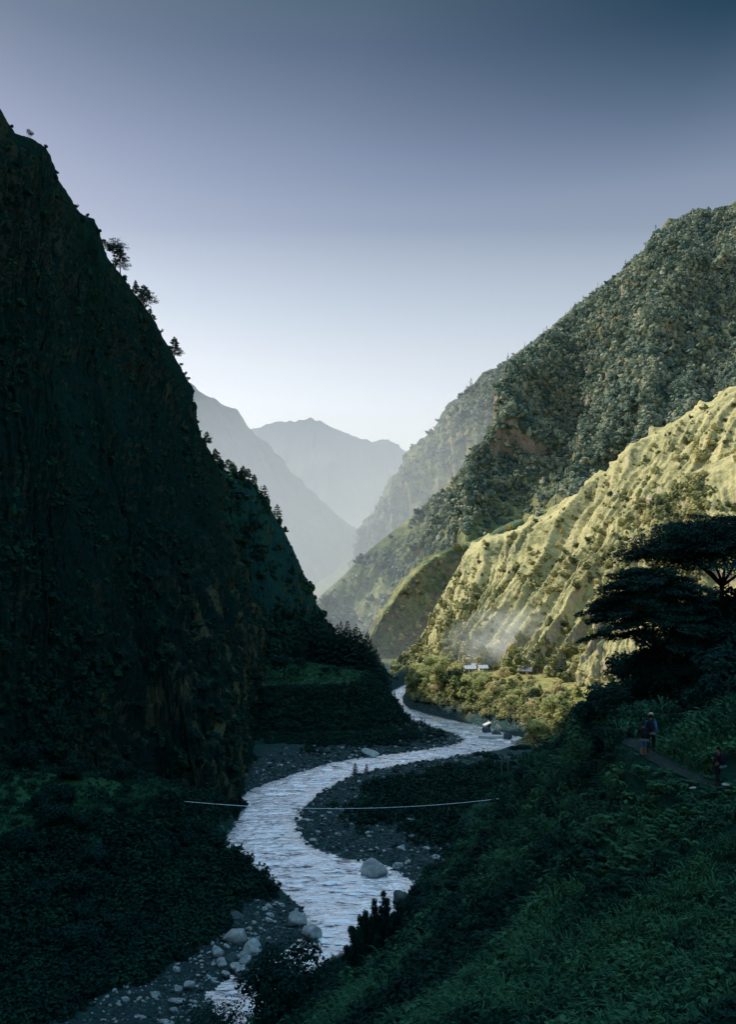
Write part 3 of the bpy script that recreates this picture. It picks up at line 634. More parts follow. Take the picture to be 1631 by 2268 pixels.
far_forest('scrub', 'rocky_spur', 2600, 4.6, lambda c, nn, v, px, py: .15 + sstep(0, .3, fbm(c, .03, 3, .5, False, 46)) + 2.0 * sstep(1350, 1430, py), 56, M_bank, 'dark scrub clinging to the shaded spur', .12)
far_forest('scrub', 'rocky_mountain', 3600, 2.2, lambda c, nn, v, px, py: (v > .05) * .1 + sstep(-.1, .3, fbm(c * (1, 1, .5), .035, 3, .5, False, 47)), 57, M_bank, 'dark scrub clinging to the shaded rock face', .03)

# undergrowth on the near right slope: grasses, ferns and leafy clumps
def tuft(seed, nbl, spread, bend):
    R = np.random.default_rng(seed); V, Fq = [], []
    for i in range(nbl):
        a = R.random() * 6.28; h = .6 + .5 * R.random(); b = bend * (.5 + R.random()); w = .035 + .03 * R.random()
        o = np.array([math.cos(a), math.sin(a), 0]) * spread * R.random(); d = np.array([math.cos(a), math.sin(a), 0]); sd_ = np.array([-d[1], d[0], 0])
        p = [o, o + d * b * .25 + (0, 0, h * .55), o + d * b * .65 + (0, 0, h * .9), o + d * b * 1.1 + (0, 0, h * .86)]
        n0 = len(V) * 1
        for q, ww in zip(p, (w, w * .9, w * .55, .006)): V += [q - sd_ * ww, q + sd_ * ww]
        Fq += [[n0 + 2 * k, n0 + 2 * k + 1, n0 + 2 * k + 3, n0 + 2 * k + 2] for k in range(3)]
    return np.array(V), [np.array(Fq)]
def fern(seed):
    R = np.random.default_rng(seed); mb = MB()
    for i in range(6):
        a = R.random() * 6.28; d = np.array([math.cos(a), math.sin(a), 0]); ln = .6 + .4 * R.random()
        for k in np.linspace(.15, 1, 8):
            c = d * ln * k * .8 + np.array([0, 0, .7 * math.sin(k * 1.9) * ln]); w = .34 * (1.15 - k)
            sd_ = np.array([-d[1], d[0], -.15])
            for s in (-1, 1):
                mb.cards((c + sd_ * s * w * .5)[None], (np.array([0, 0, 1.0]) + d * .3)[None], w * 1.0 + .05, .09, R)
    return mb.arrays()
tufts = [tuft(s, 16, .35, .55) for s in (1, 2, 3)] + [fern(4), fern(5)] + [leafball(s, 46, .22, .12, .8, .5) for s in (6, 7, 8)]
R = np.random.default_rng(61); n = 86000
tq = R.uniform(-.32, .95, n); Yq = np.exp(R.uniform(math.log(13), math.log(290), n)); xq = tq * Yq
yq_ = Yq; zq, iq = ground(xq, Yq, True)
pxq, pyq = px_of(np.stack([xq, Yq, zq], -1))
ok = (zq - iq['zg'] > .25) & (iq['zr'] > zq - 1.2) & (iq['sv'] < -2) & ((iq['dt'] > .5) | (yq_ > 43.5)) & (pxq > 380) & (pxq < 2600) & (pyq < 2500) & (iq['dr'] > 3)
pat = fbm(XY(xq, Yq), .10, 3, .55, False, 62); pat2 = fbm(XY(xq, Yq), .35, 2, .5, False, 63)
ok &= R.random(n) < .55 + .6 * sstep(-.3, .3, pat2)
q = np.where(ok)[0][:37000]
grassy = sstep(-.12, .22, pat[q])
rr = R.random(len(q)); pick = np.where(rr < grassy * .75, R.integers(0, 3, len(q)), np.where(rr < .62, R.integers(3, 5, len(q)), R.integers(5, 8, len(q))))
s = (.55 + .75 * R.random(len(q))**2) * np.clip(Yq[q] / 45, .75, 2.4)**.8
s = np.where(pick >= 5, s * 1.5, s)
iq['dt'] = np.where(Yq > 43.5, 9, iq['dt']); grassy = np.maximum(grassy, sstep(6, 2, iq['dt'][q])); near_h = (iq['dt'][q] < .9); s = np.where(near_h, np.minimum(s, .30), s); near_h = (np.hypot(xq[q] - 12.5, Yq[q] - 35) < 4.5); s = np.where(near_h, np.clip(s, .45, .75), s)
tint = np.clip(grassy * .8 + R.normal(size=len(q)) * .22 + .05, 0, 1.2)
under = scatter('undergrowth', tufts, np.stack([xq[q], Yq[q], zq[q] - .08 * s], -1), np.stack([s, s, s * .9], -1), R.random(len(q)) * 6.28, pick, tint, M_under)
stuff(under, 'grasses, ferns and leafy growth covering the near slope')

# shrubs on the left hill, terrace bank, flats and around the village
balls = [leafball(s, 60, .26, .15, .75, .45) for s in range(20, 26)]
def mass(name, label, n, xr, yr, okf, size, m, seed, cap, tintf=None, tpl=None):
    tpl = tpl or balls
    R = np.random.default_rng(seed); x = R.uniform(*xr, n); y = R.uniform(*yr, n); z, i = ground(x, y, True)
    px, py = px_of(np.stack([x, y, z], -1))
    k = np.where((px > -160) & (px < 1800) & okf(x, y, z, i, R.random(n)))[0][:cap]
    s = size * (.42 + 1.5 * R.random(len(k))**3.2)
    tn = R.random(len(k)) if tintf is None else tintf(x[k], y[k], i, k, R)
    o = scatter(name, tpl, np.stack([x[k], y[k], z[k] - s * .18], -1), np.stack([s, s, s * .85], -1), R.random(len(k)) * 6.28, R.integers(0, len(tpl), len(k)), tn, m)
    return stuff(o, label)
mass('ground_cover', 'dark bushes covering the steep slope below the left terrace', 22000, (-150, -20), (105, 255),
     lambda x, y, z, i, r: (i['sh'] < 1) & (z - i['zg'] > .5) & (i['zr'] < z - .5) & (i['dr'] > 2), 2.6, M_bank, 71, 5200)
mass('ground_cover', 'dark bushes along the foot of the left slope beside the lower gravel', 30000, (-90, -18), (105, 205),
     lambda x, y, z, i, r: (i['dr'] > 3) & (z - i['zg'] < .6) & (r < sstep(1, -5, x - np.interp(y, [110, 132, 147, 164, 182, 199], [-53, -48, -36, -29, -26, -25]) + i['n1'] * 5)), 2.3, M_bank, 76, 2600)
mass('meadow_grass', 'short green grass on the left terrace', 26000, (-140, -48), (100, 250), lambda x, y, z, i, r: (i['sh'] > -2) & (r < .35 + .6 * sstep(-.1, .2, i['n1'])), 1.0, M_under, 77, 7000, lambda x, y, i, k, R: .25 + .35 * sstep(10, 0, i['sh'][k]) + .25 * R.random(len(k)), tufts[:3])
mass('ground_cover', 'dark low bushes dotted over the left terrace', 9000, (-140, -60), (120, 250), lambda x, y, z, i, r: (i['sh'] > 3) & (r < .05 + .5 * sstep(.0, .25, i['n1']) + .4 * sstep(14, 28, i['sh'])), 2.2, M_bank, 78, 1500)
mass('meadow_grass', 'short green grass on the far terrace', 16000, (-60, 14), (392, 530), lambda x, y, z, i, r: (i['sl'] > -1.5) & (r < .8), 1.1, M_under, 79, 5000, lambda x, y, i, k, R: .55 + .3 * R.random(len(k)), tufts[:3])
mass('ground_cover', 'dark bushes on the bank under the far terrace', 26000, (-60, 30), (330, 470),
     lambda x, y, z, i, r: (i['sl'] < 0) & (z - i['zg'] > .3) & (i['dr'] > 4) & (i['sv'] < -18), 2.6, M_bank, 72, 3200)
mass('ground_cover', 'dark scrub on the river flats by the right bank', 26000, (-25, 75), (205, 372),
     lambda x, y, z, i, r: (i['zr'] < z - .3) & (i['dr'] > 9) & (i['sv'] < -14) & (r < .02 + sstep(12, 30, i['dr'] + i['n1'] * 26)), 2.4, M_bank, 73, 2600)
mass('ground_cover', 'sunlit bushes on the slope below the village', 70000, (20, 190), (300, 560),
     lambda x, y, z, i, r: (i['sv'] > -17) & (i['sv'] < 34) & (i['dr'] > 3) & (r < .9 * sstep(30, 0, i['sv']) + .05) & (i['zr'] < z - 1), 2.6, M_scrub, 74, 6500)
mass('ground_cover', 'brownish scrub on the far right bank below the lit trees', 30000, (10, 80), (345, 560), lambda x, y, z, i, r: (i['sv'] > -26) & (i['sv'] < -3) & (i['dr'] > 2.5) & (r < .25 + .6 * sstep(4, 10, i['dr'])), 1.7, M_bank, 80, 1800)
mass('ground_cover', 'low scrub on the gravel spit', 24000, (-62, 48), (352, 440),
     lambda x, y, z, i, r: (i['dr'] > 4) & (z - i['zg'] < .6) & (i['sv'] < -17) & (r < sstep(3, 14, i['dr'] + i['n1'] * 8)), 1.5, M_bank, 75, 2300)
# ------------------------------------------------------------------ pines along the skyline of the dark mountain
_cr = [MOUNT[q][0].reshape(-1, 3) for q in ('rocky_mountain', 'rocky_spur')]; _cr = [q[q[:, 1] > 60] for q in _cr]; _cp2 = [px_of(q) for q in _cr]
def crest_at(px, hint):
    best = None
    for q, (a, b) in zip(_cr, _cp2):
        k = np.where(np.abs(a - px) < 2.5)[0]
        if len(k):
            k = k[np.argmin(b[k])]
            if best is None or b[k] < best[1]: best = (q[k], b[k])
    return best[0]
def skyline(px, py_base, py_top, parts_f, label, kind='pine_tree', cat='tree', group='pines on the skyline of the dark mountain', ml=M_needle, sink=3):
    P = crest_at(px, py_base); Y = P[1]; h = (py_base - py_top) / F * Y * 1.06 + .6
    return plant(kind, label, cat, parts_f(h), P - (0, 0, .5), 0, 1, group, M_bark, ml)
umb = lambda f: .25 + 1.0 * max(0, (f - .62) / .38)**.4
skyline(257, 606, 553, lambda h: pine(h, h * .42, 1, 5, 6, 26, .75, .70, .0, .95, .25, -h * .06, umb), 'tall flat-topped pine with a bare trunk, topmost of the skyline trees')
skyline(268, 614, 563, lambda h: pine(h, h * .36, 2, 9, 5, 22, .7, .28, .05, 1, .25), 'layered pine just right of the flat-topped pine on the skyline')
skyline(302, 664, 635, lambda h: pine(h, h * .26, 3, 7, 5, 22, .6, .22, .05, 1, .3), 'small narrow pine left of the broad bushy pine on the skyline')
skyline(321, 680, 639, lambda h: pine(h, h * .55, 4, 9, 6, 26, .75, .12, .05, 1, .25), 'broad bushy pine in the middle of the dark skyline')
skyline(389, 799, 759, lambda h: pine(h, h * .36, 5, 9, 6, 24, .65, .15, .12, 1, .25), 'lone conical pine standing clear on the dark skyline')
lower = 'small pine in the row along the lower dark ridge'
for k, (px, yb, yt, w_) in enumerate([(460, 1003, 975, .34), (479, 1029, 1003, .34), (508, 1045, 1021, .55), (518, 1052, 1035, .6), (541, 1064, 1043, .4), (552, 1068, 1046, .36), (565, 1074, 1052, .34), (588, 1112, 1082, .3), (594, 1122, 1106, .4), (616, 1160, 1128, .32), (622, 1172, 1158, .4), (634, 1196, 1182, .45)]):
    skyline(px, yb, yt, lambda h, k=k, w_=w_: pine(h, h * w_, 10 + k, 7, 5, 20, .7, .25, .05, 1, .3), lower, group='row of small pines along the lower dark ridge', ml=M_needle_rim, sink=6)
for k, (px, py, h) in enumerate([(67, 309, 4.2), (28, 292, 2.4), (127, 400, 2.2), (103, 338, 2.0), (170, 462, 2.2), (196, 482, 2.0), (229, 543, 2.5), (278, 616, 3.0), (333, 690, 3.6), (341, 702, 3.2), (344, 716, 3.0), (359, 735, 3.2), (381, 786, 2.8), (403, 830, 3.0), (412, 872, 2.6), (418, 912, 2.6), (440, 970, 3), (575, 1096, 3)]):
    plant('shrub', 'small dark shrub sticking out from the skyline of the dark mountain', 'shrub', shrub(h, h * .62, 30 + k, 5, 60, .5), crest_at(px, py) - (0, 0, .3), 0, .9, 'small shrubs along the dark skyline', M_bark, M_needle)

def on_ground(px, Y, dz=0.0):
    x = (px - CX) / F * Y; z = float(ground(np.array([x]), np.array([Y]))[0]); return np.array([x, Y, z + dz])

# ------------------------------------------------------------------ dark conifers and trees on the far terrace
cf = [conifer(22, 7.4, 200, 1500, 1.3), conifer(20, 6.2, 201, 1300, 1.2), conifer(18, 7.0, 202, 1300, 1.2)]
cf0 = []
spots = [(700, 512, 118), (717, 500, 106), (728, 498, 80), (740, 498, 78), (756, 494, 104), (766, 490, 92), (776, 488, 80), (786, 484, 94), (798, 480, 84), (806, 478, 66), (812, 474, 76), (822, 470, 64), (828, 466, 60), (838, 462, 54), (846, 452, 50), (852, 466, 62), (690, 520, 96), (708, 520, 90), (748, 515, 88), (770, 512, 96), (790, 508, 88), (814, 502, 78), (834, 496, 66), (850, 490, 58), (676, 505, 70), (662, 500, 60)]
for k, (px, Y, hpx) in enumerate(spots):
    h = hpx / F * Y; i = k % 3; base = (22, 20, 18)[i]; loc = on_ground(px, Y, -.4)
    top = W(px, {0: 1350, 1: 1366, 4: 1374, 7: 1391, 10: 1418}.get(k, HY + (CH - loc[2]) / Y * F - hpx), Y)[2]; h = max(6.0, top - loc[2])
    lab = 'dark conifer in the clump at the river end of the far terrace'
    if k < 3:
        o = plant('conifer', lab, 'tree', cf[i], loc, k, h / base, 'dark conifers on the far terrace', M_bark, M_needle); cf0.append(o)
    else: copy_thing(cf0[i], loc, k * 1.7, (h / base * (1.15 + .25 * math.sin(k)), h / base * (1.15 + .25 * math.sin(k)), h / base), lab)
bl = broadleaf(7, 3.2, 210, 9, 130, .7)
b0 = plant('tree', 'small round tree standing alone on the green far terrace', 'tree', bl, on_ground(720, 428, -.3), 0, .85, None, M_bark, M_needle)
copy_thing(b0, on_ground(746, 440, -.3), 2, .7, 'smallest tree on the green far terrace, right of the round one')
copy_thing(b0, on_ground(662, 432, -.3), 1, (1.25, 1.25, 1.35), 'larger dark tree at the left end of the green far terrace')
copy_thing(b0, on_ground(628, 420, -.3), 3, (1.9, 1.9, 1.7), 'wide dark tree against the foot of the cliff on the far terrace')

# conifers on the gravel spit and by the near gravel bar
sc0 = plant('conifer', 'tallest young conifer on the far gravel spit', 'tree', conifer(8, 2.6, 220, 560, .7), on_ground(893, 412, -.2), 0, 1, None, M_bark, M_needle)
for px, Y, hp in [(906, 405, 27), (917, 402, 21), (934, 398, 27), (941, 400, 20), (952, 394, 16), (962, 390, 10), (881, 420, 30), (874, 430, 34), (925, 404, 12), (899, 410, 18)]:
    loc = on_ground(px, Y, -.2); h = hp / F * Y
    copy_thing(sc0, loc, px, h / 8, 'young dark conifer in the row on the far gravel spit', 'young conifers on the far gravel spit')
for px, Y, hp, lab in [(787, 304, 33, 'taller of two young conifers at the head of the near gravel bar'), (812, 308, 24, 'shorter of two young conifers at the head of the near gravel bar')]:
    copy_thing(sc0, on_ground(px, Y, -.2), px, hp / F * Y / 8, lab)

# ------------------------------------------------------------------ sunlit trees below and around the village
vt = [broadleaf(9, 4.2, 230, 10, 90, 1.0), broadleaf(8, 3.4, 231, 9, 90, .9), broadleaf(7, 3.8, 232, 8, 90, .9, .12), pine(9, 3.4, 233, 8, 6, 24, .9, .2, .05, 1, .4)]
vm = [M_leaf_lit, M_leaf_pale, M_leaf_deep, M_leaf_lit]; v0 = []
R = np.random.default_rng(81); kinds = ['rounded green tree on the sunlit slope between village and river', 'pale dry-looking tree on the sunlit slope between village and river', 'dark green spreading tree on the sunlit slope between village and river', 'layered tree on the sunlit slope between village and river']
n = 9000; x = R.uniform(18, 190, n); y = R.uniform(325, 560, n); z, i = ground(x, y, True); px, py = px_of(np.stack([x, y, z], -1))
ok = (i['sv'] > -15) & (i['sv'] < 40) & (i['dr'] > 5) & (px > 895) & (px < 1420) & (py > 1478) & (R.random(n) < .25 + .75 * sstep(26, 4, i['sv'])) & (i['zr'] < z - 1)
ok &= ~((px > 1025) & (px < 1235) & (py < 1512)) & ~((px > 1180) & (px < 1300) & (py < 1545))
got = []
for k in np.where(ok)[0]:
    if all((x[k] - a)**2 + (y[k] - b)**2 > 4.6**2 for a, b in got):
        got.append((x[k], y[k])); j = R.integers(0, 4) if len(got) > 4 else len(got) - 1
        s = .55 + .55 * R.random(); loc = (x[k], y[k], z[k] - .3)
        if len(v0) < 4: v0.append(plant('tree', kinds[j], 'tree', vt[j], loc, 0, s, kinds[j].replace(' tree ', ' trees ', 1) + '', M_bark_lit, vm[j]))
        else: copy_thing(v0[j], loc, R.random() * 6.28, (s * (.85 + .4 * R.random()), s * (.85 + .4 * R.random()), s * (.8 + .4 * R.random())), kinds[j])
    if len(got) >= 150: break
bigt = plant('tree', 'tallest tree beside the upper river bend, its crown lit from the left', 'tree', broadleaf(19, 7.2, 240, 15, 150, 1.2), on_ground(968, 446, -.5), 0, 1, None, M_bark_lit, M_leaf_lit)
copy_thing(v0[2], on_ground(1003, 440, -.4), 1, (1.9, 1.7, 1.75), 'broad shaded tree right of the tallest tree by the upper river bend')
copy_thing(v0[2], on_ground(925, 470, -.4), 2, (1.5, 1.5, 1.3), 'dark tree overhanging the river left of the tallest tree')
copy_thing(v0[3], on_ground(1127, 500, -.4), 2, (1.25, 1.25, 1.1), 'dark crooked tree rising between the village houses')
copy_thing(v0[2], on_ground(1218, 506, -.4), 4, (.9, .9, 1.1), 'dark tree just right of the nearest village house')
copy_thing(v0[2], on_ground(1265, 482, -.4), 5, (1.7, 1.7, 1.4), 'wide tree at the foot of the slope right of the village')
copy_thing(v0[0], on_ground(1290, 470, -.4), 6, (1.4, 1.4, 1.5), 'tall tree at the foot of the slope, farthest right by the village')
# shrubs one by one on the sunlit hillside
sh0 = None; lab = 'dark shrub standing alone on the sunlit grassy hillside'
Q, nn, v = sample_loft('grassy_hillside', 95, np.random.default_rng(82), .03, .75, lambda c, nn, v, px, py: (px > 1060) * (py < 1400) * 1.0)
for k, q in enumerate(Q):
    s = .6 + 1.3 * R.random()**1.5
    if sh0 is None: sh0 = plant('shrub', lab, 'shrub', shrub(3.0, 1.9, 250, 7, 40, .7), q - (0, 0, .5), 0, s, 'single shrubs on the sunlit hillside', M_bark_lit, M_leaf_deep)
    else: copy_thing(sh0, q - (0, 0, .5), k, (s, s, s * (.8 + .5 * R.random())), lab)

# ------------------------------------------------------------------ trees and shrubs of the dark foreground
def layered_tree(fork, rx, hz_, seed, off, pads, dens=150, fill=True):
    """wide acacia-like tree: forked trunk, spreading limbs, a dome of flat leaf sprays"""
    R = np.random.default_rng(seed); T, Cr = MB(), MB(); off = np.asarray(off, float)
    limb(T, (0, 0, -2.0), (0, 0, fork), .22, .17, R, .03, 6, 7)
    mains = []
    for k in range(6):
        a = 2 * np.pi * k / 6 + R.normal() * .25; q = np.array([math.cos(a) * rx * .42, math.sin(a) * rx * .36, fork + hz_ * (.30 + .25 * R.random())]) + off * .6
        p = limb(T, (0, 0, fork - .25), q, .13, .06, R, .07, 6, 5); mains.append(p)
    for k in range(pads):
        e = (k + .5) / pads; a = 2 * np.pi * k * .618 + R.normal() * .15; rr = math.sqrt(e) * (.92 + .12 * R.normal()); sh = (1.0, .80, .58)[k % 3] if fill else 1.0
        q = np.array([math.cos(a) * rx * rr, math.sin(a) * rx * .85 * rr, fork + hz_ * (.18 + .78 * sh * math.sqrt(max(0, 1 - min(1, rr * .96)**2))) + R.normal() * .12]) + off
        if e > .55 and k % 3 == 0: q[2] -= hz_ * .16
        m_ = min((p[4] for p in mains), key=lambda v: np.linalg.norm(v - q)); p = limb(T, m_, q - (0, 0, .15), .045, .012, R, .08, 5, 4)
        s = rx * (.21 + .07 * R.random()); tilt = np.array([math.cos(a), math.sin(a), 0]) * rr * .35
        for j in range(5):
            c_ = q + R.normal(size=3) * s * (.6, .6, .10)
            n = dens // 5 * 2; d = R.normal(size=(n, 2)); d /= np.linalg.norm(d, axis=1)[:, None] + 1e-9; rad = np.sqrt(R.random(n)) * s * .75
            C_ = c_ + np.stack([d[:, 0] * rad, d[:, 1] * rad, R.normal(size=n) * s * .07], -1); C_[:, 2] -= (C_[:, :2] - q[:2]) @ tilt[:2] * .8
            Cr.cards(C_, np.array([0, 0, 1.0]) + tilt + R.normal(size=(n, 3)) * .35, .30 * (.6 + .8 * R.random(n)), .12 * (.6 + .8 * R.random(n)), R)
    for sc_, n_q in ((.86, 3400), (.6, 1500)):
        d = R.normal(size=(n_q, 3)); d /= np.linalg.norm(d, axis=1)[:, None]; d[:, 2] = np.abs(d[:, 2]) - .12; d *= (.55 + .45 * R.random(n_q))[:, None]
        C_ = d * (rx * sc_, rx * sc_ * .85, hz_ * .62 * sc_) + off + (0, 0, fork + hz_ * .24)
        lay = np.sin(C_[:, 2] * 5.5 + np.sin(C_[:, 0] * 1.3) + C_[:, 1]) > -.55; C_ = C_[lay]
        Cr.cards(C_, np.array([0, 0, 1.0]) + R.normal(size=(len(C_), 3)) * .45, .34 * (.6 + .8 * R.random(len(C_))), .14, R)
    return T, Cr
plant('layered_tree', 'large dark dome-shaped tree with flat leaf sprays, its crown jutting left over the sunlit slope', 'tree', layered_tree(3.7, 3.8, 5.6, 301, (-1.25, 0, 0), 96, 250), W(1484, 1575, 56), 0, 1)
plant('layered_tree', 'upper dark spreading tree at the right edge with forked limbs against the lit slope', 'tree', layered_tree(6.3, 6.3, 4.6, 302, (-.3, 0, 0), 96, 230), W(1600, 1480, 63), 0, 1)
plant('layered_tree', 'lower dark spreading tree filling the gap beneath the dome-shaped tree', 'tree', layered_tree(2.6, 4.4, 3.0, 303, (-.2, 0, 0), 60, 220), W(1530, 1610, 58), 0, 1)
fs = [shrub(2.6, 1.9, 310, 9, 190, .34), shrub(2.2, 2.3, 311, 9, 190, .34), shrub(3.4, 2.0, 312, 10, 190, .34)]; f0 = []
lab = 'dense dark bush among the trees on the near slope'
for k, (px, Y, s) in enumerate([(1330, 74, 1.2), (1385, 70, 1.25), (1440, 66, 1.2), (1500, 64, 1.3), (1560, 60, 1.25), (1620, 58, 1.3), (1300, 80, 1.1), (1355, 66, 1.0), (1415, 62, 1.1), (1478, 56, 1.0), (1540, 54, 1.1), (1600, 52, 1.2), (1640, 50, 1.3), (1280, 92, 1.2), (1240, 110, 1.4), (1200, 140, 1.7), (1330, 62, .8), (1525, 66, 1.5), (1590, 70, 1.7), (1650, 64, 1.7), (1470, 72, 1.5), (1410, 78, 1.5), (1350, 86, 1.5), (1570, 48, .9), (1625, 46, 1.0), (1510, 49, .8), (1160, 170, 1.3), (1145, 205, 1.1), (1120, 235, .8), (1150, 240, .9), (1255, 100, 1.3), (1215, 125, 1.4)]):
    loc = on_ground(px, Y, -.25); i = k % 3
    if k < 3: f0.append(plant('bush', lab, 'bush', fs[i], loc, k, s, 'dense dark bushes on the near slope'))
    else: copy_thing(f0[i], loc, k * 1.3, (s, s, s * .9), lab)
lab = 'dark bush standing out on the steep slope below the left terrace'
R = np.random.default_rng(88)
for k in range(30):
    px, Y = R.uniform(20, 540), R.uniform(150, 225); q = on_ground(px, Y, -.4); s = R.uniform(1.3, 2.6)
    _, iq_ = ground(q[:1], q[1:2], True)
    if iq_['dr'][0] > 6 and (q[2] > 3 or px < 350): copy_thing(f0[k % 3], q, k * 1.1, (s, s, s * R.uniform(.75, 1.15)), lab, 'dark bushes below the left terrace')
# young pine with several leading shoots in front of the river, leafy tree beside it
def shoots(h, seed):
    R = np.random.default_rng(seed); T, Cr = MB(), MB()
    limb(T, (0, 0, -.6), (0, 0, h * .5), h * .022, h * .014, R, .03, 4, 6)
    for k in range(26):
        a = k * 2.4; rad = h * .46 * math.sqrt((k + .3) / 26); top = h * (1.0 - .66 * (k / 26)**.7) * (.92 + .12 * R.random())
        b = np.array([math.cos(a) * rad, math.sin(a) * rad, top]); limb(T, (0, 0, h * (.15 + .2 * R.random())), b, h * .012, h * .003, R, .06, 5, 4)
        for f_ in (.98, .88, .76, .62, .48, .34):
            s = h * (.042 + .10 * (1 - f_)); blob(Cr, (b[0] * (.6 + .4 * f_), b[1] * (.6 + .4 * f_), top * f_), (s, s, s * 1.2), 130, .34, .10, R, .6, .2)
    return T, Cr
plant('young_pine', 'bushy young pine with upright shoots, dark against the river', 'tree', shoots(7.6, 320), on_ground(842, 84, -.4), 0, 1)
plant('leafy_tree', 'dark leafy tree with see-through twigs between the boulders and the young pine', 'tree', broadleaf(7.4, 4.2, 321, 20, 260, .40, .1), W(632, 2290, 84), 0, 1.15)
plant('leafy_tree', 'low leafy tree at the bottom edge, its twigs over the lower water', 'tree', broadleaf(6.0, 2.8, 322, 14, 200, .36, .1), W(606, 2345, 80), 0, 1)
plant('leafy_tree', 'dark bush cutting off the lower water at the bottom edge of the view', 'tree', broadleaf(5.2, 4.2, 323, 14, 130, .32, .2), W(480, 2345, 84), 0, 1)
for k, (px, Y, s) in enumerate([(740, 92, 1.0), (780, 88, 1.0), (905, 100, 1.2), (880, 92, 1.0), (700, 84, .9), (940, 118, 1.3), (968, 140, 1.5), (720, 75, .8)]):
    copy_thing(f0[k % 3], on_ground(px, Y, -.25), k, (s, s, s), 'dark bush along the lower edge of the near slope above the river', 'dark bushes above the lower river')

# ------------------------------------------------------------------ boulders
def rock_data(seed, cuts=10, sharp=.5):
    R = np.random.default_rng(seed); bm = bmesh.new(); bmesh.ops.create_icosphere(bm, subdivisions=4, radius=1.0)
    v = np.array([q.co[:] for q in bm.verts]); f = np.array([[q.index for q in p.verts] for p in bm.faces]); bm.free()
    for _ in range(cuts):
        d = R.normal(size=3); d /= np.linalg.norm(d); h = .48 + .34 * R.random(); t_ = v @ d; v -= np.maximum(t_ - h, 0)[:, None] * d * (.72 + sharp * .28)
    v *= (1 + .10 * fbm(v, 1.3, 4, .55, False, seed) + .02 * fbm(v, 6, 3, .6, False, seed))[:, None]
    v -= (v.max(0) + v.min(0)) / 2; v /= (v.max(0) - v.min(0)) / 2
    return mesh_data('boulder', v, [f], True)
t = N('boulder_stone'); p = t.objpos()
na = t.noise(p, 1.6, 7, .65); nb = t.noise(p, 9, 5, .7)
colr = t.ramp(t.math('ADD', t.math('MULTIPLY', na, .6), t.math('MULTIPLY', nb, .4)), [(.32, (.14, .15, .15)), (.5, (.38, .39, .39)), (.68, (.68, .68, .67))])
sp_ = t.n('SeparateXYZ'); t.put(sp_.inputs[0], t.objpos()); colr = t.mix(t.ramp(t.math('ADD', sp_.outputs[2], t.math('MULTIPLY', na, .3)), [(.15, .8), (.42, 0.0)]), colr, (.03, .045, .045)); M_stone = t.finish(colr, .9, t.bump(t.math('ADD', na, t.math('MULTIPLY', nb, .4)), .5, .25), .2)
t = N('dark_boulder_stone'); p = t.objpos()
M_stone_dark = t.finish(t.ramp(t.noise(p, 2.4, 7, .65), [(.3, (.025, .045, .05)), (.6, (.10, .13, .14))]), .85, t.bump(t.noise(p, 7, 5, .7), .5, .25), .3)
ROCKS = [rock_data(400 + k, 14 + k % 4, .3 + .12 * (k % 5)) for k in range(8)]
def boulder(px, py, wpx, hpx, label, k=0, m=M_stone, z=.7, group=None, rz=None):
    y0 = (py + hpx * .40 - HY); Y = (CH - z) * F / y0; w_ = wpx / F * Y / 2; hh = hpx / F * Y * (.54 + .10 * (k % 3))
    me = ROCKS[k % 8].copy() if m is not M_stone else ROCKS[k % 8]
    o = link('boulder', me, None); 
    if not len(me.materials): me.materials.append(m)
    elif m is not M_stone: me.materials[0] = m
    o.location = [float(c) for c in W(px, py + hpx * .40, Y)]; o.scale = (w_, w_ * .9, hh); o.rotation_euler = (.22 * math.sin(k * 2.1), .30 * math.sin(k * 1.3 + 1), rz if rz is not None else k * .9)
    return tag(o, label, 'boulder', group)
for k, a in enumerate([
    (659, 2026, 45, 36, 'big pale rounded boulder on the shore, just above another by the water'), (690, 2057, 47, 37, 'round boulder at the edge of the water with a shaded side'),
    (828, 1917, 66, 34, 'large flat-topped boulder in the river beside the near gravel bar'), (597, 2034, 24, 16, 'small bright boulder left of the two big shore boulders'),
    (524, 2068, 60, 40, 'tilted slab-like boulder, largest on the left bank'), (559, 2095, 46, 26, 'long light boulder lying below the tilted slab-like one'),
    (481, 2100, 30, 34, 'upright grey boulder at the left end of the boulder group'), (491, 2127, 26, 22, 'grey boulder below the upright one in the boulder group'),
    (545, 2122, 30, 15, 'flattest whitest boulder in the boulder group'), (538, 2142, 40, 24, 'wide boulder at the lower right of the boulder group'),
    (520, 2136, 26, 20, 'squat boulder between the white flat one and the leafy tree'), (570, 2076, 14, 12, 'small boulder above the long light one'),
    (418, 2176, 29, 24, 'blocky white boulder alone on the lower gravel'), (344, 2199, 23, 22, 'pale leaning boulder left of the blocky white one'),
    (392, 2214, 36, 10, 'long low rock beside the lower water'), (499, 2152, 22, 12, 'flat pale stone under the boulder group'),
    (890, 1876, 27, 12, 'long pale stone on the near gravel bar'), (966, 1898, 22, 14, 'pale stone at the right end of the near gravel bar'),
    (914, 1882, 14, 9, 'small pale stone right of the long one on the gravel bar'), (903, 1907, 18, 9, 'small stone between gravel bar and the dark boulders'),
    (819, 1665, 42, 12, 'long boulder at the far gravel shore by the river bend'), (790, 1802, 11, 7, 'white stone at the middle of the near gravel bar'),
    (820, 1781, 8, 8, 'white upright stone on the near gravel bar below the cable'), (713, 1806, 9, 6, 'white stone near the water edge of the gravel bar')]):
    boulder(*a, k)
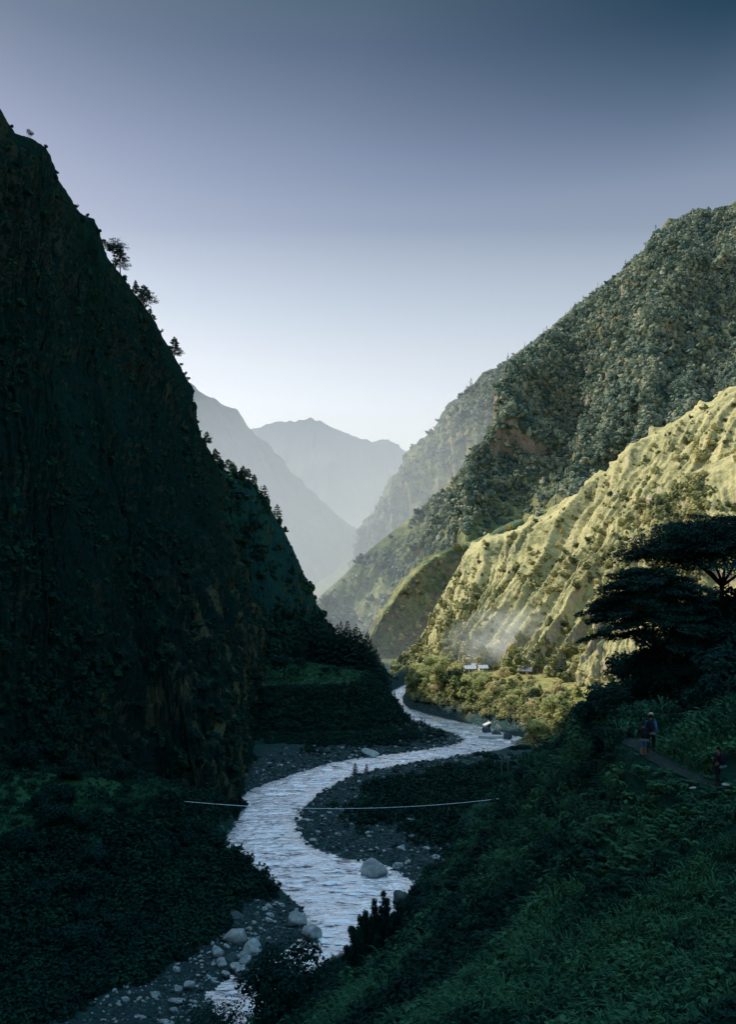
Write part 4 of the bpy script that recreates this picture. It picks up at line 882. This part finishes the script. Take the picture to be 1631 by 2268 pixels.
for k, a in enumerate([(898, 1979, 62, 32, 'dark wedge-shaped boulder against the near slope at the water'), (944, 1942, 48, 24, 'dark wet boulder above the wedge-shaped one'), (492, 2050, 28, 24, 'dark rounded boulder at the foot of the left slope'),
                       (524, 2022, 38, 30, 'large dark boulder half in the left bank bushes'), (569, 2027, 20, 20, 'dark boulder between the bank bushes and the bright small one'), (514, 2116, 28, 18, 'darkest boulder in the middle of the boulder group'),
                       (376, 2163, 19, 15, 'small dark boulder above the pale leaning one'), (473, 2075, 24, 22, 'dark boulder left of the tilted slab-like one')]):
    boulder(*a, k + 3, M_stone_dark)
R = np.random.default_rng(91); n = 0
for zone, cnt, lab, grp in [((200, 570, 2050, 2268), 170, 'small grey stone scattered on the lower left gravel', 'small stones on the lower left gravel'), ((660, 985, 1790, 1935), 60, 'small grey stone scattered on the near gravel bar', 'small stones on the near gravel bar'), ((560, 700, 1960, 2110), 26, 'small grey stone on the left shore above the boulders', 'small stones on the left shore')]:
    c_ = 0
    while c_ < cnt:
        px, py = R.uniform(zone[0], zone[1]), R.uniform(zone[2], zone[3]); g_ = G(px, py, .8)
        zz, ii = ground(np.array([g_[0]]), np.array([g_[1]]), True)
        if ii['dr'][0] < .8 or zz[0] - ii['zg'][0] > .4: 
            n += 1
            if n > 3000: break
            continue
        s = 4 + 13 * R.random()**2.6; boulder(px, py, s * 1.3, s * .8, lab, int(R.integers(0, 8)), M_stone, float(zz[0]), grp, R.random() * 3); c_ += 1
# loose gravel
gr = []
for s in (1, 2, 3):
    bm = bmesh.new(); bmesh.ops.create_icosphere(bm, subdivisions=1, radius=.5); v = np.array([q.co[:] for q in bm.verts]); f = np.array([[q.index for q in p_.verts] for p_ in bm.faces]); bm.free()
    v = v * (1 + .25 * np.random.default_rng(s).normal(size=(len(v), 1))) * (1, .8, .6); gr.append((v, [f]))
R = np.random.default_rng(92); n = 60000; x = R.uniform(-75, 48, n); y = np.exp(R.uniform(math.log(122), math.log(420), n)); z, i = ground(x, y, True); px, py = px_of(np.stack([x, y, z], -1))
k = np.where((px > 60) & (px < 1180) & (i['dr'] > -1.2) & (i['dr'] < 30) & ((z - i['zg'] < .6) | (i['dr'] < 11)) & (R.random(n) < sstep(34, 3, i['dr'] + i['n1'] * 12) * .9 + .05))[0][:14000]
s = (.22 + 1.1 * R.random(len(k))**5) * np.clip(y[k] / 200, .8, 1.8)
t = N('gravel_stone'); M_gravel = t.finish(t.ramp(t.attr('tint'), [(0, (.018, .03, .032)), (.5, (.06, .075, .075)), (.85, (.17, .185, .185)), (1, (.5, .51, .5))]), .9)
stuff(scatter('gravel', gr, np.stack([x[k], y[k], z[k] + .05], -1), s, R.random(len(k)) * 6.28, R.integers(0, 3, len(k)), R.random(len(k))**1.5, M_gravel), 'loose grey stones along both shores')
# ------------------------------------------------------------------ cables, poles, slabs
t = N('cable_steel'); M_cable = t.finish((.75, .78, .82), .4, None, .5)
t = N('pole_wood'); M_pole = t.finish(t.ramp(t.noise(t.objpos(), 4, 4, .6), [(.3, (.10, .11, .11)), (.7, (.24, .25, .25))]), .8)
t = N('concrete'); M_conc = t.finish(t.ramp(t.noise(t.pos(), .8, 6, .65), [(.3, (.42, .40, .37)), (.7, (.68, .66, .62))]), .9)
a, b = W(408, 1775, 216), W(1106, 1769, 246); k = np.linspace(0, 1, 40)[:, None]; pts = a + (b - a) * k; pts[:, 2] -= 2.3 * 4 * (k * (1 - k))[:, 0]
o = thing('cable_crossing', 'thin pale cable line strung low across the near river bend', 'cable', a)
mb = MB(); mb.tube(pts - a, .08, 6); mb.build('cable', M_cable, o)
q = pts[13] - a; mb = MB(); mb.tube([q - (0, 0, .6), q + (0, 0, 1.1)], .07, 5); mb.box(q + (0, 0, -.55), (.5, .4, .3)); mb.build('pulley_hanger', M_pole, o)
for a_, b_, lab in [((842, 1458, 560), (888, 1472, 590), 'sagging rope of the far footbridge between dark bank and lit spur'), ((1042, 1459, 600), (1088, 1478, 560), 'thin wire running down to the village from the left')]:
    p0, p1 = W(*a_), W(*b_); pp = p0 + (p1 - p0) * k; pp[:, 2] -= .8 * 4 * (k * (1 - k))[:, 0]
    mb = MB(); mb.tube(pp - p0, .09, 5); mb.tube(pp - p0 - (0, 0, .9), .09, 5); tag(mb.build('wire', M_cable, None, True, p0), lab, 'wire')
bs = on_ground(1119, 286, 0); o = thing('power_pole', 'two-legged wooden power pole with a crossbar by the river bend', 'utility pole', bs)
for s in (-1, 1):
    mb = MB(); mb.tube([(s * 1.1, 0, -.6), (s * 1.1, 0, 8.6)], [.15, .10], 7); mb.build('leg', M_pole, o)
mb = MB(); mb.box((0, -.16, 8.0), (3.4, .16, .2)); mb.build('crossbar', M_pole, o)
mb = MB(); mb.box((0, -.16, 6.9), (2.3, .12, .14)); mb.build('brace', M_pole, o)
for s in (-1.5, 0, 1.5):
    mb = MB(); mb.tube([(s, -.16, 8.1), (s, -.16, 8.45)], [.09, .05], 6); mb.build('insulator', M_conc, o)
def slab(px, py, z, dims, rz, tilt, label):
    P = G(px, py, z); bm = bmesh.new(); bmesh.ops.create_cube(bm, size=1.0)
    for v in bm.verts: v.co = Vector((v.co.x * dims[0], v.co.y * dims[1], v.co.z * dims[2]))
    bmesh.ops.bevel(bm, geom=bm.edges[:], offset=.12, segments=2, affect='EDGES'); bmesh.ops.subdivide_edges(bm, edges=bm.edges[:], cuts=2, use_grid_fill=True)
    for v in bm.verts:
        v.co += Vector([float(c) for c in fbm(np.array([v.co[:]]) + (0, 0, px), .5, 2)[:1].repeat(3)]) * .12
    me = bpy.data.meshes.new('concrete_slab'); bm.to_mesh(me); bm.free()
    o = link('concrete_slab', me, M_conc, None, P); o.rotation_euler = (tilt[0], tilt[1], rz); return tag(o, label, 'slab')
slab(1088, 1631, .7, (11, 3.4, 1.0), -.12, (.03, 0), 'long pale flat slab lying in the water below the lit bank')
slab(1146, 1640, 1.2, (4.2, 3.6, 1.6), .35, (.05, -.30), 'tilted pale block at the end of the long flat slab')
slab(1066, 1567, 2.6, (12, 3.5, .8), -.05, (.05, 0), 'bright sandy slab on the lit shore above the dark rocks')
slab(1085, 1601, 2.0, (7, 2.4, .7), .5, (.12, -.28), 'slanting grey slab among the dark shore rocks')
for k_, (px, py, w_, h_) in enumerate([(1060, 1591, 22, 12), (1078, 1612, 22, 14), (1100, 1622, 24, 14), (1125, 1625, 20, 18), (1152, 1650, 26, 14), (1040, 1588, 16, 9), (1110, 1606, 26, 16), (1172, 1652, 24, 12)]):
    boulder(px, py, w_, h_, 'dark shore rock between the pale slabs at the river bend', k_, M_stone_dark, .8, 'dark shore rocks at the river bend')
boulder(1074, 1580, 16, 10, 'pale broken rock on the lit shore beside the bright slab', 2, M_stone, 2.0)
P_ = MOUNT['grassy_hillside'][0].reshape(-1, 3); pxa, pya = px_of(P_); v_ = np.hypot(pxa - 1367, pya - 1101) + (MOUNT['grassy_hillside'][3].ravel() < MOUNT['grassy_hillside'][2]) * 1e3; c_ = P_[np.argmin(v_)]
o = link('rock_outcrop', rock_data(431, 12, .7), M_conc, None, c_); o.scale = (2.6, 2.2, 1.9); tag(o, 'pale rock outcrop high on the sunlit grassy hillside', 'rock')

# ------------------------------------------------------------------ village houses
def flat(name, c, r=.85): t = N(name); return t.finish(t.mix(t.ramp(t.noise(t.objpos(), 1.5, 5, .6), [(.3, 0.0), (.7, 1.0)]), tuple(q * .75 for q in c), c), r)
H_white, H_mud, H_dark = flat('white_wash', (.66, .64, .60)), flat('mud_wall', (.36, .26, .20)), flat('dark_wall', (.16, .13, .12))
R_tin, R_slate = flat('tin_roof', (.56, .57, .60), .6), flat('slate_roof', (.16, .17, .19), .7); M_door = flat('door_wood', (.10, .07, .05)); M_pane = flat('window_dark', (.03, .035, .04), .3)
def house(px, Y, dims, rz, wm, rm, label, pitch=.35):
    L, Dp, Hh = dims; o = thing('village_house', label, 'house', on_ground(px, Y, .0), rz)
    mb = MB(); mb.box((0, 0, Hh / 2 - .5), (L, Dp, Hh + 1.0)); rh = Dp * pitch
    mb.add([(-L / 2, -Dp / 2, Hh), (-L / 2, Dp / 2, Hh), (-L / 2, 0, Hh + rh), (L / 2, -Dp / 2, Hh), (L / 2, Dp / 2, Hh), (L / 2, 0, Hh + rh)], [[0, 1, 2], [3, 5, 4]]); mb.build('wall', wm, o, False)
    mb = MB(); e, th = .55, .14
    for s in (-1, 1):
        a_ = np.array([[-L / 2 - e, s * (Dp / 2 + e), Hh - e * 2 * pitch + .02], [L / 2 + e, s * (Dp / 2 + e), Hh - e * 2 * pitch + .02], [L / 2 + e, 0, Hh + rh + .03], [-L / 2 - e, 0, Hh + rh + .03]])
        mb.add(np.concatenate([a_, a_ + (0, 0, th)]), None, [[0, 1, 2, 3], [4, 5, 6, 7], [0, 1, 5, 4], [1, 2, 6, 5], [3, 0, 4, 7]])
    mb.build('roof', rm, o, False)
    mb = MB(); mb.box((L * .05, -Dp / 2 - .03, .95), (.95, .08, 1.9)); mb.build('door', M_door, o, False)
    for s in (-.3, .33):
        mb = MB(); mb.box((L * s, -Dp / 2 - .03, Hh * .58), (1.0, .07, .95)); w_ = mb.build('window', M_door, o, False)
        mb = MB(); mb.box((L * s, -Dp / 2 - .08, Hh * .58), (.75, .04, .7)); mb.build('pane', M_pane, w_, False)
    return o
house(1041, 520, (6.5, 4.2, 2.4), .1, H_white, R_tin, 'low white house with a bright tin roof, leftmost in the village')
house(1056, 528, (5.0, 4, 2.6), -.1, H_mud, R_tin, 'small brown-walled house behind the leftmost white one')
house(1070, 517, (5.0, 4, 2.6), .15, H_white, R_tin, 'white house between the leftmost pair and the tall brown house')
house(1081, 530, (7.2, 4.6, 4.6), .1, H_mud, R_slate, 'tall brown two-storey house with a grey roof')
house(1092, 540, (4.4, 4.2, 5.6), -.2, H_dark, R_slate, 'narrow dark house rising behind the tall brown one')
house(1142, 524, (5.2, 4.2, 4.2), .3, H_mud, R_slate, 'brown square house right of the crooked tree')
house(1152, 512, (5.0, 4, 2.4), -.2, H_dark, R_slate, 'low dark house below the brown square house')
house(1164, 496, (7.6, 5.0, 2.2), -.35, H_dark, R_slate, 'dark-roofed house lowest in the village, half hidden by trees')
house(1206, 500, (9.5, 5.4, 2.6), -.12, H_mud, R_slate, 'widest house with a dark gabled roof at the right of the village')
house(1190, 512, (5.0, 4.2, 2.4), .2, H_white, R_tin, 'small pale house just left of the widest house')
house(1240, 492, (4.6, 3.6, 1.8), .1, H_mud, R_slate, 'small shed standing right of the widest house')

# smoke hanging over the village
def smoke(c, r, dens, label):
    bm = bmesh.new(); bmesh.ops.create_icosphere(bm, subdivisions=3, radius=1.0)
    for v in bm.verts:
        d = 1 + .25 * float(fbm(np.array([v.co[:]]), 1.1, 3, .5, False, 77)[0]); v.co = Vector((v.co.x * r[0] * d + v.co.z * r[2] * .35, v.co.y * r[1] * d, v.co.z * r[2] * d))
    me = bpy.data.meshes.new('smoke'); bm.to_mesh(me); bm.free()
    m = bpy.data.materials.new('smoke'); m.use_nodes = True; nt = m.node_tree; nt.nodes.clear()
    o_ = nt.nodes.new('ShaderNodeOutputMaterial'); s_ = nt.nodes.new('ShaderNodeVolumeScatter'); s_.inputs['Color'].default_value = (.93, .96, 1, 1); s_.inputs['Anisotropy'].default_value = .15
    tc = nt.nodes.new('ShaderNodeTexCoord'); ns = nt.nodes.new('ShaderNodeTexNoise'); ns.inputs['Scale'].default_value = .06; ns.inputs['Detail'].default_value = 3
    ln = nt.nodes.new('ShaderNodeVectorMath'); ln.operation = 'LENGTH'; mp = nt.nodes.new('ShaderNodeMapping'); mp.inputs['Scale'].default_value = (1 / r[0], 1 / r[1], 1 / r[2])
    mr = nt.nodes.new('ShaderNodeMapRange'); mr.inputs[1].default_value = .15; mr.inputs[2].default_value = 1.0; mr.inputs[3].default_value = dens * 2; mr.inputs[4].default_value = 0
    m1 = nt.nodes.new('ShaderNodeMapRange'); m1.inputs[1].default_value = .30; m1.inputs[2].default_value = .72
    mu = nt.nodes.new('ShaderNodeMath'); mu.operation = 'MULTIPLY'
    L = nt.links.new; L(tc.outputs['Object'], ns.inputs[0]); L(tc.outputs['Object'], mp.inputs[0]); L(mp.outputs[0], ln.inputs[0]); L(ln.outputs['Value'], mr.inputs[0]); L(ns.outputs[0], m1.inputs[0]); L(mr.outputs[0], mu.inputs[0]); L(m1.outputs[0], mu.inputs[1]); L(mu.outputs[0], s_.inputs['Density']); L(s_.outputs[0], o_.inputs['Volume'])
    o = link('smoke', me, m, None, c); return stuff(o, label)
smoke(W(1125, 1425, 528), (44, 12, 27), .05, 'thin bluish smoke drifting above the village houses')

# ------------------------------------------------------------------ trail and hikers
tp = np.stack([np.interp(np.linspace(0, 1, 90), np.linspace(0, 1, len(TRAIL)), TRAIL[:, c]) for c in range(3)], -1)
for _ in range(12): tp[1:-1] = (tp[:-2] + 2 * tp[1:-1] + tp[2:]) / 4
tp = tp[:58]; tg = np.gradient(tp, axis=0); sd_ = np.stack([-tg[:, 1], tg[:, 0], 0 * tg[:, 0]], -1); sd_ /= np.linalg.norm(sd_, axis=1)[:, None]
ww = np.linspace(-1, 1, 9)[None, :, None]; V = tp[:, None] + sd_[:, None] * ww * (.44 + .3 * fbm(tp * 1.0, .9, 2)[:, None, None])
V = V.reshape(-1, 3); V[:, 2] = np.maximum(ground(V[:, 0], V[:, 1]), V[:, 2] - .1) + .05 + .03 * fbm(V, 2.0, 2)
t = N('trail_dirt'); p = t.pos()
M_trail = t.finish(t.ramp(t.math('ADD', t.math('MULTIPLY', t.noise(p, 3, 6, .7), .6), t.math('MULTIPLY', t.vor(p, 7), .4)), [(.25, (.008, .024, .022)), (.5, (.020, .034, .030)), (.75, (.05, .064, .055))]), .95, t.bump(t.noise(p, 8, 4, .7), .5, .1))
structure(link('trail', mesh_data('trail', V, [grid_faces(58, 9)]), M_trail))
for k_, (px, py, w_, h_, Y) in enumerate([(1535, 1745, 18, 6, 36.2), (1612, 1738, 24, 5, 36.3), (1481, 1640, 12, 6, 44), (1497, 1632, 9, 5, 44.5), (1547, 1698, 6, 6, 39.5), (1468, 1703, 12, 5, 40)]):
    o = link('trail_stone', ROCKS[(k_ + 2) % 8], None, None, W(px, py, Y)); o.scale = (w_ / F * Y / 2, w_ / F * Y / 2.4, h_ / F * Y / 2); tag(o, ['flat pale stone at the trail edge left of the right-hand hiker', 'long pale stone on the trail at the right edge', 'larger pale stone beside the trail right of the pair of hikers', 'small pale stone above the larger one beside the trail', 'single white stone on the slope between the hikers', 'flat stone on the trail below the pair of hikers'][k_], 'stone')

def cloth(name, c): t = N(name); return t.finish(t.ramp(t.noise(t.objpos(), 9, 4, .6), [(.3, tuple(q * .6 for q in c)), (.7, c)]), .9)
C_skin, C_dark, C_blue, C_green, C_white, C_hair, C_boot = cloth('skin', (.20, .13, .10)), cloth('dark_cloth', (.012, .02, .03)), cloth('blue_cloth', (.05, .16, .34)), cloth('olive_cloth', (.03, .05, .03)), cloth('white_cloth', (.75, .75, .72)), cloth('hair', (.015, .012, .01)), cloth('boot', (.03, .03, .03))
def skin_mesh(name, verts, edges, radii, m, parent, root=0, sub=2):
    me = bpy.data.meshes.new(name); me.from_pydata([tuple(map(float, v)) for v in verts], edges, []); o = link(name, me, m, parent)
    md = o.modifiers.new('skin', 'SKIN'); md.use_smooth_shade = True
    for i, sv in enumerate(me.skin_vertices[0].data): sv.radius = radii[i] if isinstance(radii[i], tuple) else (radii[i],) * 2; sv.use_root = i == root
    s_ = o.modifiers.new('sub', 'SUBSURF'); s_.levels = s_.render_levels = sub
    dg = bpy.context.evaluated_depsgraph_get(); ev = o.evaluated_get(dg); nm = bpy.data.meshes.new_from_object(ev); o.modifiers.clear(); o.data = nm
    if not len(nm.materials): nm.materials.append(m)
    return o
def person(label, loc, rz, h, pose, top, bottom, pack, cap, group=None, bare=False):
    """walking figure about 1.75 m tall at scale 1, facing +y"""
    o = thing('person', label, 'person', loc, rz, group, h / 1.75)
    st, sw = pose   # stride, arm swing
    hip, kn, an = .94, .50, .09
    V = [(0, 0, .98), (0, .01, 1.16), (0, 0, 1.36), (0, .01, 1.48), (0, .025, 1.545), (0, .035, 1.64), (0, .03, 1.72)]
    Rr = [(.15, .11), (.14, .105), (.175, .115), (.075, .07), (.055, .055), (.082, .098), (.062, .078)]
    E = [(0, 1), (1, 2), (2, 3), (3, 4), (4, 5), (5, 6)]
    def chain(a, pts, rads):
        for q, r in zip(pts, rads): V.append(q); Rr.append(r); E.append((a, len(V) - 1)); a = len(V) - 1
        return a
    hands = []
    for s in (-1, 1):
        f = s * st
        chain(0, [(s * .10, 0, .92), (s * .105, f * .16 + .04, .50), (s * .105, f * .30 - (.05 if f < 0 else 0), .10 + (.05 if f < 0 else 0)), (s * .115, f * .30 + .13, .045)], [(.09, .10), (.058, .062), (.042, .045), (.042, .03)])
        w_ = (s * .27, -f * sw + .12, .90)
        chain(2, [(s * .20, 0, 1.42), (s * .25, -f * sw * .4 - .03, 1.16), w_], [(.06, .06), (.045, .045), (.03, .032)]); hands.append((s, w_))
    V.append((0, .12, 1.635)); Rr.append((.016, .018)); E.append((5, len(V) - 1))            # nose
    skin_mesh('body', V, E, Rr, C_skin, o)
    for s, w_ in hands:                                                                        # five fingers each
        hv = [w_, (w_[0], w_[1] + .02, w_[2] - .07)]; he = [(0, 1)]; hr = [(.026, .036), (.018, .04)]
        for q in range(4):
            b_ = len(hv); yy_ = w_[1] + .02 + (q - 1.5) * .021; ln = (.07, .08, .085, .065)[q]
            hv += [(w_[0], yy_, w_[2] - .095), (w_[0] - s * .012, yy_, w_[2] - .095 - ln * .55), (w_[0] - s * .03, yy_, w_[2] - .095 - ln)]; he += [(1, b_), (b_, b_ + 1), (b_ + 1, b_ + 2)]; hr += [.010, .009, .007]
        b_ = len(hv); hv += [(w_[0] - s * .01, w_[1] + .06, w_[2] - .05), (w_[0] - s * .02, w_[1] + .085, w_[2] - .085)]; he += [(0, b_), (b_, b_ + 1)]; hr += [.011, .008]
        skin_mesh('hand', hv, he, hr, C_skin, o, 0, 1)
    g = lambda r, k=.018: tuple(q + k for q in r)
    sv, se, sr = [V[0], V[1], V[2]], [(0, 1), (1, 2)], [g(Rr[0]), g(Rr[1]), g(Rr[2])]
    for s in (-1, 1):
        f = s * st; b_ = len(sv); sv += [(s * .20, 0, 1.42), (s * .25, -f * sw * .4 - .03, 1.16), (s * .265, -f * sw * .85 + .07, .97)]; se += [(2, b_), (b_, b_ + 1), (b_ + 1, b_ + 2)]; sr += [(.075, .075), (.06, .06), (.045, .045)]
    skin_mesh('jacket', sv, se, sr, top, o)
    sv, se, sr = [(0, 0, 1.02), (0, 0, .94)], [(0, 1)], [(.16, .12), (.165, .125)]
    for s in (-1, 1):
        f = s * st; b_ = len(sv); sv += [(s * .10, .01, .86), (s * .105, f * .16 + .04, .52)]; se += [(1, b_), (b_, b_ + 1)]; sr += [(.105, .115), (.08, .085)]
        if not bare: sv += [(s * .105, f * .29 - (.05 if f < 0 else 0), .15 + (.05 if f < 0 else 0))]; se += [(b_ + 1, b_ + 2)]; sr += [(.062, .066)]
    skin_mesh('shorts' if bare else 'trousers', sv, se, sr, bottom, o)
    for s in (-1, 1):
        f = s * st; y_ = f * .30 - (.05 if f < 0 else 0); z_ = (.05 if f < 0 else 0)
        skin_mesh('boot', [(s * .105, y_, .17 + z_), (s * .105, y_, .07 + z_), (s * .112, y_ + .17, .045 + z_ * .4)], [(0, 1), (1, 2)], [(.055, .058), (.055, .06), (.05, .04)], C_boot, o)
    skin_mesh('hair', [(0, -.035, 1.60), (0, -.015, 1.70), (0, .03, 1.755)], [(0, 1), (1, 2)], [(.078, .06), (.090, .09), (.06, .06)], C_hair, o)
    if cap:
        skin_mesh('cap', [(0, -.01, 1.72), (0, 0, 1.80), (0, .12, 1.73), (0, .19, 1.72)], [(0, 1), (0, 2), (2, 3)], [(.125, .125), (.085, .09), (.08, .02), (.05, .012)], C_white, o)
    if pack:
        bp = skin_mesh('backpack', [(0, -.22, .98), (0, -.24, 1.2), (0, -.23, 1.46), (0, -.22, 1.56)], [(0, 1), (1, 2), (2, 3)], [(.15, .10), (.19, .14), (.17, .13), (.12, .08)], pack, o)
        skin_mesh('sleeping_mat', [(-.26, -.24, .90), (.26, -.24, .90)], [(0, 1)], [.07, .07], cloth('mat', (.10, .17, .18)), bp)
        for s in (-1, 1): skin_mesh('strap', [(s * .12, -.12, 1.47), (s * .13, .02, 1.51), (s * .13, .125, 1.36), (s * .15, .06, 1.10), (s * .16, -.1, 1.02)], [(0, 1), (1, 2), (2, 3), (3, 4)], [(.028, .010)] * 5, pack, bp, 0, 1)
    return o
gz1 = lambda x_, y_: float(np.interp(0, [0], [np.max(ground(np.array([x_]), np.array([y_])))])) + .05
def at_trail(px, Y): x_ = (px - CX) / F * Y; return (x_, Y, gz1(x_, Y))
person('hiker with a big dark pack and a white cap walking away on the trail', at_trail(1443, 41.2), math.radians(-25), 1.80, (.75, .22), C_blue, C_dark, C_dark, True)
person('bare-legged hiker in blue shorts, left of the one with a white cap', at_trail(1426, 40.6), math.radians(-10), 1.66, (.55, .2), C_dark, C_blue, C_dark, False, None, True)
person('hiker with bare head and dark backpack standing alone by the right edge', at_trail(1592, 37.2), math.radians(35), 1.74, (.35, .15), C_dark, C_dark, C_dark, False, None)
# ------------------------------------------------------------------ haze in the valley
def haze(prof, y1, dens, label):
    """air body whose upper face rises gently with distance, so that it has no visible edge"""
    ys = np.concatenate([prof[:, 0], [y1]]); zs = np.concatenate([prof[:, 1], [prof[-1, 1]]]); k = len(ys); mb = MB(); Wd = 7000
    V = np.array([[sx * Wd, y, z_] for sx in (-1, 1) for y, z_ in zip(ys, zs)] + [[sx * Wd, y, -40] for sx in (-1, 1) for y in ys])
    a = np.arange(k - 1); T, B = 0, 2 * k
    f = [np.stack([T + a, T + k + a, T + k + a + 1, T + a + 1], -1), np.stack([B + a, B + a + 1, B + k + a + 1, B + k + a], -1),
         np.stack([T + a, T + a + 1, B + a + 1, B + a], -1), np.stack([T + k + a, B + k + a, B + k + a + 1, T + k + a + 1], -1),
         np.array([[T, B, B + k, T + k], [T + k - 1, T + 2 * k - 1, B + 2 * k - 1, B + k - 1]])]
    m = bpy.data.materials.new('haze'); m.use_nodes = True; nt = m.node_tree; nt.nodes.clear()
    o = nt.nodes.new('ShaderNodeOutputMaterial'); s = nt.nodes.new('ShaderNodeVolumeScatter')
    s.inputs['Color'].default_value = (.80, .87, 1, 1); s.inputs['Density'].default_value = dens; s.inputs['Anisotropy'].default_value = .25
    nt.links.new(s.outputs[0], o.inputs['Volume'])
    return stuff(link('haze', mesh_data('haze', V, f, False), m), label)
q = np.linspace(0, 1, 24)
for k_ in range(4):
    haze(np.stack([1700 + 120 * k_ + (2500 + 160 * k_) * q, -30 + (520 + 480 * k_) * q**(1.4 + .35 * k_)], -1), 4800, 1 / 3500, 'pale haze in front of the distant ranges')
haze(np.stack([640 + 1700 * q, -30 + 1050 * q**1.3], -1), 2360, 1 / 2500, 'thin haze over the lower slopes of the forested mountain')

haze(np.stack([420 + 1300 * q, -30 + 470 * q**1.45], -1), 1800, 1 / 1500, 'low pale mist in the valley beyond the village')

# ------------------------------------------------------------------ sky, sun, camera
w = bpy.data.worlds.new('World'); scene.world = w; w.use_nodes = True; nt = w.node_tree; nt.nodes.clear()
out = nt.nodes.new('ShaderNodeOutputWorld'); bg = nt.nodes.new('ShaderNodeBackground')
sky = nt.nodes.new('ShaderNodeTexSky'); sky.sky_type = 'NISHITA'; sky.sun_disc = False
sky.sun_elevation = SUN_EL; sky.sun_rotation = -SUN_AZ; sky.altitude = 1500; sky.air_density = 1.0; sky.dust_density = 2.0; sky.ozone_density = 1.5
# colour grade of the sky: deeper, more teal towards top of view; brightness added overhead and behind, unseen, to lift shade
def wn(t, **kw):
    nd = nt.nodes.new('ShaderNode' + t)
    for k, v in kw.items(): setattr(nd, k, v)
    return nd
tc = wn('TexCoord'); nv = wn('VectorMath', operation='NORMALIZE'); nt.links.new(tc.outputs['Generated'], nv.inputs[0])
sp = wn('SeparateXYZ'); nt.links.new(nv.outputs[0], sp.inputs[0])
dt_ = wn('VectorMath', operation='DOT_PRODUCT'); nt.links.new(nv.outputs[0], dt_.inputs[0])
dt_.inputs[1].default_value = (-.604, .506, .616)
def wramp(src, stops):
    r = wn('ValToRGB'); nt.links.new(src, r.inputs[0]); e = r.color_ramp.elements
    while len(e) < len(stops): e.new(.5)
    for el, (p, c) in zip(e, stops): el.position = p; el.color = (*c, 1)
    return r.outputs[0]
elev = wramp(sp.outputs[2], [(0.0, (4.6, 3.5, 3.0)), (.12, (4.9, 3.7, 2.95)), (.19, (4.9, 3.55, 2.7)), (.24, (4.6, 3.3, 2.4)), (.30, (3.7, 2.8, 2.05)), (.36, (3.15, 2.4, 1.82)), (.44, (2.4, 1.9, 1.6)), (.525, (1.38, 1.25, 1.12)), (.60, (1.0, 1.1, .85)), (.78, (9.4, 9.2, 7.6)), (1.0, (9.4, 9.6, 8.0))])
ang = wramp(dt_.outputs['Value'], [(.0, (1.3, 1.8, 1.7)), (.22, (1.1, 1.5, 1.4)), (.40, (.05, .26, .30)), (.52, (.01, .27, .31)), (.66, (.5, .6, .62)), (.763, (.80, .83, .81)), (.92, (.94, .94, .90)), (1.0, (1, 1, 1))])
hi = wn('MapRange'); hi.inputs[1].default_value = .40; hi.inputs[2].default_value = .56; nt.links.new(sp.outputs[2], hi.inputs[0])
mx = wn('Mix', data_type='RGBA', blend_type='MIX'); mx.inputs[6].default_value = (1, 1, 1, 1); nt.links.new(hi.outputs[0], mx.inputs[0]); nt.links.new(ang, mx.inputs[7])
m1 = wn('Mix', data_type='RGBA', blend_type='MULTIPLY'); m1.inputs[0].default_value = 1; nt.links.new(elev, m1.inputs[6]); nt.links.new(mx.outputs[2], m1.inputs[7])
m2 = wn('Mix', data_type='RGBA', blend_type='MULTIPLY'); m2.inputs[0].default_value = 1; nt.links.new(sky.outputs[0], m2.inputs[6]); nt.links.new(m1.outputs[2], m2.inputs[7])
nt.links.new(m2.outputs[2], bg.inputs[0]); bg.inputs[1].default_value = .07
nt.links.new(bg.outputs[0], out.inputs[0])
sd = bpy.data.lights.new('sun', 'SUN'); sd.energy = 5.0; sd.angle = math.radians(.5); sd.color = (1, .93, .80)
so = bpy.data.objects.new('sun', sd); COL.objects.link(so)
S = Vector((-math.sin(SUN_AZ) * math.cos(SUN_EL), math.cos(SUN_AZ) * math.cos(SUN_EL), math.sin(SUN_EL)))
so.rotation_euler = S.to_track_quat('Z', 'Y').to_euler(); so.location = (-300, 200, 500)
cd = bpy.data.cameras.new('camera'); cam = bpy.data.objects.new('camera', cd); COL.objects.link(cam)
cam.location = (0, 0, CH); cam.rotation_euler = (math.radians(90), 0, 0)
cd.sensor_fit = 'VERTICAL'; cd.sensor_height = 24; cd.lens = 24 * F / 2268; cd.shift_y = (HY - 1134) / 2268
cd.clip_start = .1; cd.clip_end = 40000
scene.camera = cam
scene.view_settings.view_transform = 'Standard'; scene.view_settings.look = 'None'; scene.view_settings.exposure = 0; scene.view_settings.gamma = 1
scene.cycles.use_denoising = True
scene.cycles.max_bounces = 6; scene.cycles.volume_bounces = 3; scene.cycles.transparent_max_bounces = 8
